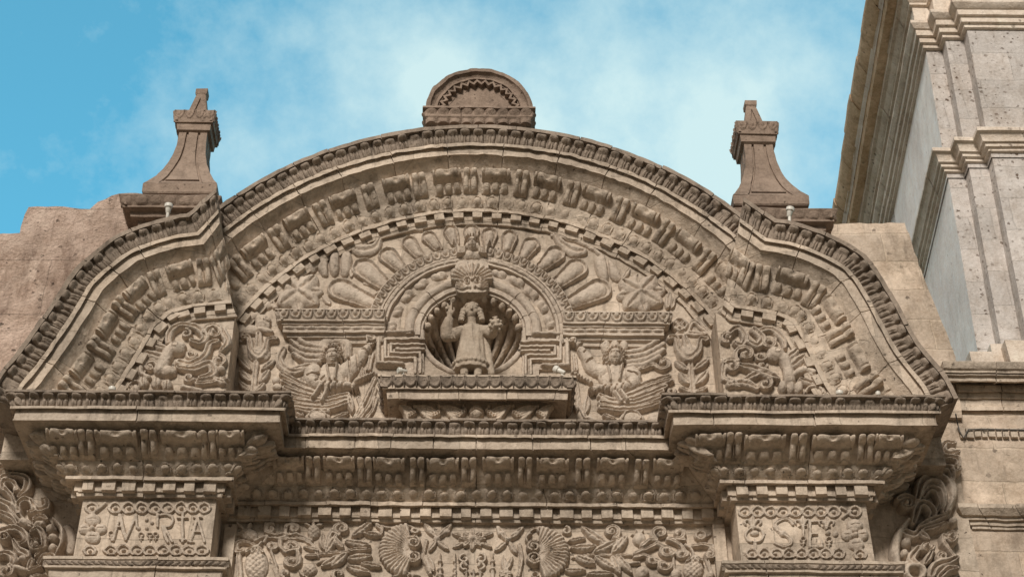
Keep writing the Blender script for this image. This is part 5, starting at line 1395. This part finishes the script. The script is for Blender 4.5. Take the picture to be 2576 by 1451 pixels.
T([(1140, 992), (1140, 1082)]); T([(1140, 1000), (1215, 996), (1252, 1030), (1228, 1078), (1178, 1085)], 14, True); T([(1178, 1080), (1196, 1150), (1215, 1192)], 15, True); T([(1190, 1085), (1225, 1150), (1250, 1195)], 12, True)
T([(1322, 990), (1322, 1190)], 14); T([(1285, 1020), (1360, 1020)], 10); T([(1300, 1175), (1345, 1175)], 10)
T([(1378, 1195), (1432, 1015)], 13); T([(1432, 1015), (1482, 1190)], 13); T([(1398, 1120), (1462, 1120)], 9); T([(1360, 1195), (1405, 1195)], 9); T([(1405, 1018), (1465, 1018)], 9)
for x, y in ((805, 1135), (1022, 1140), (1085, 1140), (1128, 1140)): bud(R, x, y, .05, .9)
for x, y in ((1005, 1092), (1062, 1092), (1062, 1030), (1100, 1050)): R.blob((x, y), 15, 14, .05)
R.build('lettering', bl, piers[0], hm=.03)
R = Relief(B4, (590, 875, 1520, 1255), 1.4); R.fat = 1.0
guilloche(R, [638, 722, 816, 905, 988, 1070, 1168, 1256], 932, 42, .05); guilloche(R, [1402], 932, 44, .05); R.stroke([(1320, 975), (1375, 930)], 12, .05).stroke([(1305, 905), (1340, 925)], 12, .05)
guilloche(R, [688, 770, 850, 940, 1030, 1110, 1190, 1290], 1222, 40, .05); guilloche(R, [1440], 1228, 42, .05)
for c, rx, ry in (((1402, 1028), 58, 46), ((1412, 1160), 58, 46), ((1348, 1095), 42, 40), ((1458, 1095), 42, 40)): R.blob(c, rx, ry, .065).cut([(c[0]-rx*.5, c[1]), (c[0]+rx*.5, c[1])], 5, .02)
R.blob((1406, 1095), 24, 22, .08)
R.build('carved_border', bl, piers[1], hm=.03)
R = Relief(B4, (600, 960, 1320, 1220), 1.3); R.fat = .9; R.tall = .68
def fleur(x, y, s_=1.):
    R.leaf((x, y+60*s_), (x, y-22*s_), 20*s_, .06, p=.6)
    for sg in (-1, 1): R.stroke([(x+sg*4, y+45*s_), (x+sg*28*s_, y+8*s_), (x+sg*52*s_, y+14*s_), (x+sg*46*s_, y+34*s_)], (10*s_, 13*s_, 12*s_, 8*s_), .055)
    R.stroke([(x-24*s_, y+48*s_), (x+24*s_, y+48*s_)], 8*s_, .06, curve=False)
fleur(692, 985, 1.1); R.ring((706, 1095), 64, 12, .055).blob((706, 1080), 34, 22, .06).leaf((710, 1125), (712, 1210), 16, .05)
R.stroke([(972, 1022), (945, 985), (890, 985), (848, 1025), (890, 1075), (945, 1110), (958, 1150), (910, 1172), (845, 1150)], (12, 17, 18, 20, 22, 20, 18, 17, 11), .062, 'groove').blob((902, 1082), 26, 24, .07)
fleur(1040, 985, 1.0); R.stroke([(1045, 1040), (1045, 1100)], 12, .055, 'flat', False); R.stroke([(1090, 1000), (1090, 1180)], 13, .055, 'flat', False); R.stroke([(1090, 1005), (1150, 1000)], 11, .055, 'flat', False); R.stroke([(1090, 1092), (1140, 1088)], 10, .055, 'flat', False); R.stroke([(1090, 1178), (1175, 1175)], 12, .055, 'flat', False); R.stroke([(1172, 1180), (1172, 1135)], 9, .055, 'flat', False)
fleur(1206, 990, 1.0); bud(R, 1045, 1125, .055); bud(R, 1222, 1130, .055, 1.0); R.blob((1268, 1082), 22, 22, .06).blob((1216, 1078), 20, 18, .06)
R.build('lettering', bl, piers[1], hm=.03)

# --- scrollwork panels outside the piers
R = Relief(OLP, (-30, 140, 800, 1480), 1.6); R.fat = 1.32; R.tall = 1.35
R.spiral((10, 350), 100, 1.1, -1.6, 34, .14, 1).stroke([(-30, 230), (70, 250), (130, 320), (100, 420), (-20, 480)], (26, 36, 40, 36, 20), .12, 'groove')
R.stroke([(180, 780), (120, 640), (40, 560), (60, 500), (140, 510), (190, 590)], (20, 26, 34, 34, 30, 22), .14, 'groove').stroke([(0, 540), (40, 460), (160, 430), (280, 470), (270, 580), (200, 660)], (30, 36, 34, 40, 38, 18), .13, 'groove').blob((165, 580), 40, 40, .12)
R.stroke([(-30, 690), (90, 730), (200, 860), (340, 950)], (30, 44, 40, 24), .13, 'groove').stroke([(-30, 790), (90, 840), (170, 920)], (26, 34, 20), .12, 'groove').stroke([(200, 830), (200, 740), (270, 690), (340, 720), (350, 790), (300, 810)], (30, 34, 36, 34, 28, 18), .14, 'groove')
R.stroke([(330, 700), (400, 780), (480, 760), (490, 690), (440, 680)], (30, 36, 36, 30, 18), .14, 'groove').blob((265, 910), 90, 50, .13, .3).stroke([(360, 880), (430, 850), (480, 880)], (24, 30, 22), .13, 'groove').stroke([(380, 930), (440, 920)], 30, .12)
R.stroke([(0, 1010), (120, 970), (230, 1000), (270, 1090), (200, 1130)], (36, 42, 40, 34, 18), .14, 'groove').ring((60, 1065), 46, 14, .14).blob((60, 1065), 26, 22, .15).stroke([(150, 1100), (190, 1180), (260, 1220), (290, 1260)], (22, 40, 46, 26), .14, 'groove').blob((240, 1280), 60, 40, .12)
R.stroke([(320, 1000), (400, 980), (450, 1060), (450, 1170), (340, 1180), (320, 1110), (390, 1090)], (20, 30, 30, 28, 26, 22, 16), .14, 'groove').blob((370, 1120), 44, 36, .10)
for c, r in (((520, 970), 62), ((550, 1070), 62), ((550, 1170), 60), ((440, 940), 36)): R.blob(c, r, r*.82, .13)
R.stroke([(560, 900), (640, 990), (650, 1120), (590, 1270)], (16, 24, 24, 16), .16)
R.stroke([(0, 1230), (90, 1220), (150, 1290), (110, 1370)], (30, 40, 40, 24), .13, 'groove').spiral((60, 1410), 86, 1.2, -1, 26, .13).leaf((290, 1390), (340, 1270), 40, .12).leaf((360, 1260), (420, 1200), 30, .11).stroke([(400, 1330), (460, 1260), (540, 1250), (560, 1320), (480, 1370)], (22, 28, 30, 28, 16), .13, 'groove').leaf((290, 1400), (440, 1350), 32, .12).stroke([(170, 1370), (240, 1390)], 34, .11).blob((480, 1320), 40, 34, .12).leaf((300, 1450), (480, 1430), 26, .1)
R.stroke([(680, 940), (720, 1050), (700, 1180)], 40, .06)
R.build('scrollwork_panel', .03, portal, hm=.07)
R = Relief(ORP, (-230, 590, 290, 1470), 1.6); R.fat = 1.38; R.tall = 1.3
R.stroke([(240, 645), (190, 640), (170, 680), (200, 710), (260, 700)], (14, 18, 22, 22, 14), .14, 'groove').blob((225, 690), 34, 22, .13)
R.stroke([(225, 880), (210, 810), (155, 800), (150, 750), (200, 735), (255, 750), (262, 790)], (14, 26, 28, 26, 22, 20, 14), .16, 'groove').spiral((240, 800), 30, 1.1, 0, 12, .15)
R.stroke([(10, 990), (40, 890), (110, 855), (180, 890), (205, 980), (175, 1070)], (20, 32, 38, 38, 32, 18), .16, 'groove').stroke([(50, 970), (90, 920), (140, 940), (155, 1010), (130, 1060)], (14, 22, 24, 22, 12), .14, 'groove').stroke([(220, 870), (235, 940), (205, 1060)], (16, 22, 14), .12)
R.spiral((-55, 1015), 58, 1.2, -2.5, 20, .15, 1).stroke([(-10, 1130), (20, 1030), (70, 1020), (105, 1070), (80, 1120)], (16, 28, 30, 26, 14), .15, 'groove')
R.leaf((20, 1160), (210, 1090), 36, .15, bend=-.06).leaf((40, 1180), (215, 1130), 28, .14).blob((235, 1115), 32, 30, .12).leaf((30, 1190), (90, 1230), 32, .13)
R.stroke([(-40, 1110), (-100, 1200), (-120, 1320), (-90, 1440)], (14, 22, 24, 18), .13).stroke([(60, 1140), (0, 1200), (-60, 1180)], (16, 28, 26), .12, 'groove')
for c, r in (((-50, 1240), 50), ((-60, 1310), 46), ((-50, 1380), 44)): R.blob(c, r*.7, r*.7, .11)
R.spiral((215, 1215), 40, 1.2, 1.6, 14, .15, -1, tail=[(235, 1330), (170, 1250), (170, 1210)]).spiral((70, 1275), 40, 1.2, 0, 14, .15, 1).leaf((60, 1380), (110, 1290), 30, .13).spiral((165, 1330), 34, 1.2, 2, 12, .14)
R.stroke([(20, 1280), (-20, 1340), (20, 1380)], (20, 26, 18), .12, 'groove').stroke([(100, 1450), (130, 1390), (210, 1360), (255, 1340)], (24, 32, 28, 16), .14, 'groove').stroke([(150, 1460), (200, 1410), (255, 1400)], (18, 24, 14), .13, 'groove').ring((0, 1430), 56, 18, .13)
R.build('scrollwork_panel', .03, portal, hm=.08)
# ------------------------------------------------------------------ the statue in the niche
def capsule(mb, p0, p1, r0, r1, seg=14, sq_=1.0):
    p0 = np.array(p0, float); p1 = np.array(p1, float); d = p1-p0; L_ = np.linalg.norm(d); t_ = d/L_
    a = np.cross(t_, (0, 1., 0) if abs(t_[1]) < .9 else (1., 0, 0)); a /= np.linalg.norm(a); b = np.cross(t_, a)
    rings = []
    for k_ in range(4): an = math.pi/2*(1-k_/4.); rings.append((-r0*math.sin(an), r0*math.cos(an)+1e-4))
    rings.append((0, r0)); rings.append((L_, r1))
    for k_ in range(1, 5): an = math.pi/2*k_/4.; rings.append((L_+r1*math.sin(an), r1*math.cos(an)+1e-4))
    v = [p0+t_*h+r*(math.cos(2*np.pi*q/seg)*a+sq_*math.sin(2*np.pi*q/seg)*b) for h, r in rings for q in range(seg)]
    n = len(rings)
    f = [(i*seg+q, i*seg+(q+1) % seg, (i+1)*seg+(q+1) % seg, (i+1)*seg+q) for i in range(n-1) for q in range(seg)]
    f += [tuple(range(seg-1, -1, -1)), tuple((n-1)*seg+q for q in range(seg))]
    mb.add(v, f)
def chain(mb, pts, rs):
    for i in range(len(pts)-1): capsule(mb, pts[i], pts[i+1], rs[i], rs[i+1])
def ball(mb, c, r): corner_lump(mb, c, r if np.ndim(r) else (r, r, r))
def fused(mb, name, mat, parent, vox, amp=.002, smooth=1):
    """fuse overlapping closed shapes into one continuous surface"""
    o = mb.build('tmp', mat, None, ang=None)
    md = o.modifiers.new('r', 'REMESH'); md.mode = 'VOXEL'; md.voxel_size = vox
    if smooth: ms = o.modifiers.new('s', 'SMOOTH'); ms.iterations = smooth; ms.factor = .5
    dg = bpy.context.evaluated_depsgraph_get(); me = bpy.data.meshes.new_from_object(o.evaluated_get(dg))
    bpy.data.objects.remove(o)
    n = len(me.vertices); co = np.empty(n*3); me.vertices.foreach_get('co', co); co = rough(co.reshape(-1, 3), amp, 20)
    me.vertices.foreach_set('co', co.ravel()); me.polygons.foreach_set('use_smooth', [True]*len(me.polygons)); me.update()
    me.name = name; q = bpy.data.objects.new(name, me); COL.objects.link(q)
    if not me.materials: me.materials.append(mat)
    if parent: keep(q, parent)
    return q
SX, SY, SZ = PX(1186, 938, -.5), -.50, zsh+.11
STAT = stone('statue_sillar', (.34, .27, .205), (.42, .345, .27), (.25, .185, .13), stain=.35, pore_amt=.4)
statue = empty('statue', 'stone statue of a robed curly haired child with one hand raised, standing in the niche', 'statue', (SX, SY, SZ))
def sp(x, y, z): return (SX+x*.98, SY+y*.98, SZ+z*.97)
def robe(mb, rings, seg=40, flute=0):
    v = []
    for z, cx, cy, rx, ry, fl in rings:
        for q in range(seg):
            a = 2*math.pi*q/seg; m_ = 1+fl*math.cos(a*12)
            v.append(sp(cx+rx*m_*math.cos(a), cy+ry*m_*math.sin(a), z))
    n = len(rings); f = [(i*seg+q, i*seg+(q+1) % seg, (i+1)*seg+(q+1) % seg, (i+1)*seg+q) for i in range(n-1) for q in range(seg)]
    f += [tuple(range(seg-1, -1, -1)), tuple((n-1)*seg+q for q in range(seg))]
    mb.add(v, f)
b = MB(); b.box(SX-.15, SX+.13, SY+.02, SY+.14, SZ-.115, SZ+.03)
for sg in (-1, 1): chain(b, [sp(sg*.085-.005, -.04, -.10), sp(sg*.085-.005, -.03, .16)], [.046, .056]); capsule(b, sp(sg*.085-.005, -.05, -.085), sp(sg*.10-.005, -.14, -.09), .035, .03)
robe(b, [(.06, -.01, 0, .205, .14, .05), (.075, -.01, 0, .215, .145, .06), (.14, -.01, 0, .20, .135, .03), (.145, -.01, 0, .185, .125, 0)])
robe(b, [(.135, -.01, 0, .215, .145, .035), (.155, -.01, 0, .218, .15, .045), (.20, -.01, 0, .205, .14, .02), (.21, -.01, 0, .196, .135, 0), (.34, -.005, 0, .178, .122, .035), (.48, 0, 0, .158, .112, .03), (.60, 0, 0, .148, .105, .01), (.70, 0, 0, .142, .098, 0), (.755, 0, 0, .115, .08, 0), (.785, 0, 0, .06, .06, 0)])
# scalloped hem
for q in range(13):
    a = math.pi+math.pi*q/12.; ball(b, sp(-.01+.215*math.cos(a), .147*math.sin(a), .150), (.026, .02, .028))
chain(b, [sp(0, -.0, .74), sp(0, -.02, .90)], [.058, .052])
b.box(*[c for c in (SX-.007, SX+.007, SY-.118, SY-.09, SZ+.30, SZ+.70)])
# head
ball(b, sp(-.005, -.015, .985), (.092, .10, .125)); ball(b, sp(-.005, -.035, .925), (.068, .07, .062)); ball(b, sp(-.005, -.075, .872+.02), (.026, .025, .022))
ball(b, sp(-.005, -.12, .965), (.014, .022, .03)); ball(b, sp(-.005, -.128, .948), (.02, .018, .014))
for sg in (-1, 1):
    ball(b, sp(-.005+sg*.038, -.098, .992), (.02, .014, .011)); capsule(b, sp(-.005+sg*.016, -.108, 1.013), sp(-.005+sg*.062, -.09, 1.012), .009, .008); ball(b, sp(-.005+sg*.05, -.075, .94), (.03, .03, .028)); ball(b, sp(-.005+sg*.095, -.0, .97), (.016, .03, .035))
ball(b, sp(-.005, -.1, .918), (.026, .014, .007)); ball(b, sp(-.005, -.097, .905), (.022, .015, .009))
# raised arm (viewer's left), wide sleeve
chain(b, [sp(-.13, 0, .69), sp(-.22, -.03, .60), sp(-.315, -.06, .56)], [.068, .085, .08]); chain(b, [sp(-.315, -.06, .56), sp(-.32, -.09, .66), sp(-.295, -.11, .76)], [.08, .078, .062])
for q in range(3): chain(b, [sp(-.20-.05*q, -.10, .66-.02*q), sp(-.24-.05*q, -.115, .56), sp(-.21-.04*q, -.09, .50)], [.010, .014, .010])
ball(b, sp(-.292, -.11, .79), (.06, .055, .022)); chain(b, [sp(-.292, -.11, .78), sp(-.285, -.12, .845)], [.038, .032])
hp = np.array(sp(-.283, -.128, .885)); ball(b, hp, (.048, .026, .046))
for dx, ln, lean in ((.012, .12, .004), (-.010, .105, -.012)):
    chain(b, [hp+(dx, 0, .035), hp+(dx+lean, -.004, .035+ln*.55), hp+(dx+lean*1.5, 0, .035+ln)], [.014, .0125, .0095])
for dx, ln in ((-.030, .055), (-.044, .045)): chain(b, [hp+(dx, -.005, .028), hp+(dx-.004, -.032, .028+ln*.6), hp+(dx, -.045, .020)], [.013, .012, .010])
chain(b, [hp+(.036, -.005, -.012), hp+(.058, -.02, .018), hp+(.05, -.036, .045)], [.014, .013, .010])
# bent arm (viewer's right)
chain(b, [sp(.12, 0, .70), sp(.20, -.03, .66), sp(.255, -.07, .60)], [.065, .078, .074]); chain(b, [sp(.255, -.07, .60), sp(.275, -.17, .57)], [.07, .045])
hp2 = np.array(sp(.285, -.20, .555)); ball(b, hp2, (.04, .036, .034))
for q in range(4): chain(b, [hp2+(-.03+.02*q, -.02, .015), hp2+(-.032+.022*q, -.058, .03), hp2+(-.03+.021*q, -.075, .062)], [.013, .012, .009])
chain(b, [hp2+(-.03, .0, .02), hp2+(-.055, -.03, .05), hp2+(-.045, -.045, .075)], [.014, .013, .01])
# cape falling behind at the right
chain(b, [sp(.11, .06, .70), sp(.17, .06, .45), sp(.235, .04, .12), sp(.25, .03, .04)], [.06, .07, .055, .045])
fused(b, 'body', STAT, statue, .0085, smooth=1)
h = MB()
ball(h, sp(-.005, .025, 1.005), (.100, .095, .108))
hr = np.random.RandomState(5)
for q in range(95):
    az = hr.uniform(-math.pi, math.pi); el_ = hr.uniform(-.25, 1.45)
    d_ = np.array((math.sin(az)*math.cos(el_), -math.cos(az)*math.cos(el_), math.sin(el_)))
    p_ = np.array((-.005, .012, .995))+d_*np.array((.104, .108, .118))
    if d_[1] < -.30 and p_[2] < 1.062-.25*max(0, abs(p_[0])-.05): continue
    r_ = hr.uniform(.020, .030); ball(h, sp(*p_), (r_, r_, r_*.9))
for sg in (-1, 1):
    for k_, z in enumerate((.985, .935, .885, .84)):
        ball(h, sp(-.005+sg*(.108+.012*k_-.008*(k_ == 3)), -.03, z), (.04, .05, .033)); ball(h, sp(-.005+sg*(.086+.01*k_), -.065, z-.02), (.026, .026, .022))
fused(h, 'hair', STAT, statue, .0085, amp=.003, smooth=0)
g_ = MB(); c = np.array(sp(.30, -.245, .60))
ball(g_, c, (.075, .072, .078))
for q in range(16):
    a = q*2.4; zz = -.85+1.7*q/15.; rr = math.sqrt(1-zz*zz); ball(g_, c+np.array((rr*math.cos(a)*.075, rr*math.sin(a)*.072, zz*.078)), (.026, .026, .024))
chain(g_, [c+(0, 0, .07), c+(-.01, 0, .12)], [.016, .014]); capsule(g_, c+(-.035, 0, .115), c+(.02, 0, .118), .013, .012)
fused(g_, 'held_orb', STAT, statue, .0085, amp=.003, smooth=0)

# ------------------------------------------------------------------ spotlights
def Pz(u, v, y): return np.array(P(u, v, y))
b0 = Pz(422, 540, -1.0)
spotlight('small floodlight on the left side arch below the left pinnacle', b0+(0, 0, .02), b0+(0, -.03, .15), .054, b0-(0, 0, .06))
b0 = Pz(1985, 549, -1.0)
spotlight('small floodlight on the right side arch below the right pinnacle', b0+(0, 0, .02), b0+(.03, -.03, .15), .054, b0-(0, 0, .06))
c = Pz(1006, 934, -.5)
spotlight('white floodlight lying on the shelf left of the statue, aimed left', c+(.085, .03, .02), c+(-.02, -.02, .0), .042, c+(.03, .02, -.05))
spotlights_last = Pz(1402, 932, -.5)
spotlight('white floodlight on the shelf right of the statue, tilted at the niche', spotlights_last+(.09, -.02, -.05), spotlights_last+(-.03, .02, .04), .05, spotlights_last+(.07, 0, -.08))
for u, v, lab in ((282, 980, 'dome of a floodlight behind the left pier cornice, below the left side arch'), (2112, 990, 'dome of a floodlight behind the right pier cornice, the larger of two'), (2209, 992, 'tiny floodlight dome behind the right pier cornice, nearest its outer end')):
    b0 = Pz(u, v, -.95); r = .045 if u != 2209 else .03
    spotlight(lab, b0+(0, .02, -.07), b0+(0, -.01, .03), r, b0-(0, 0, .2))
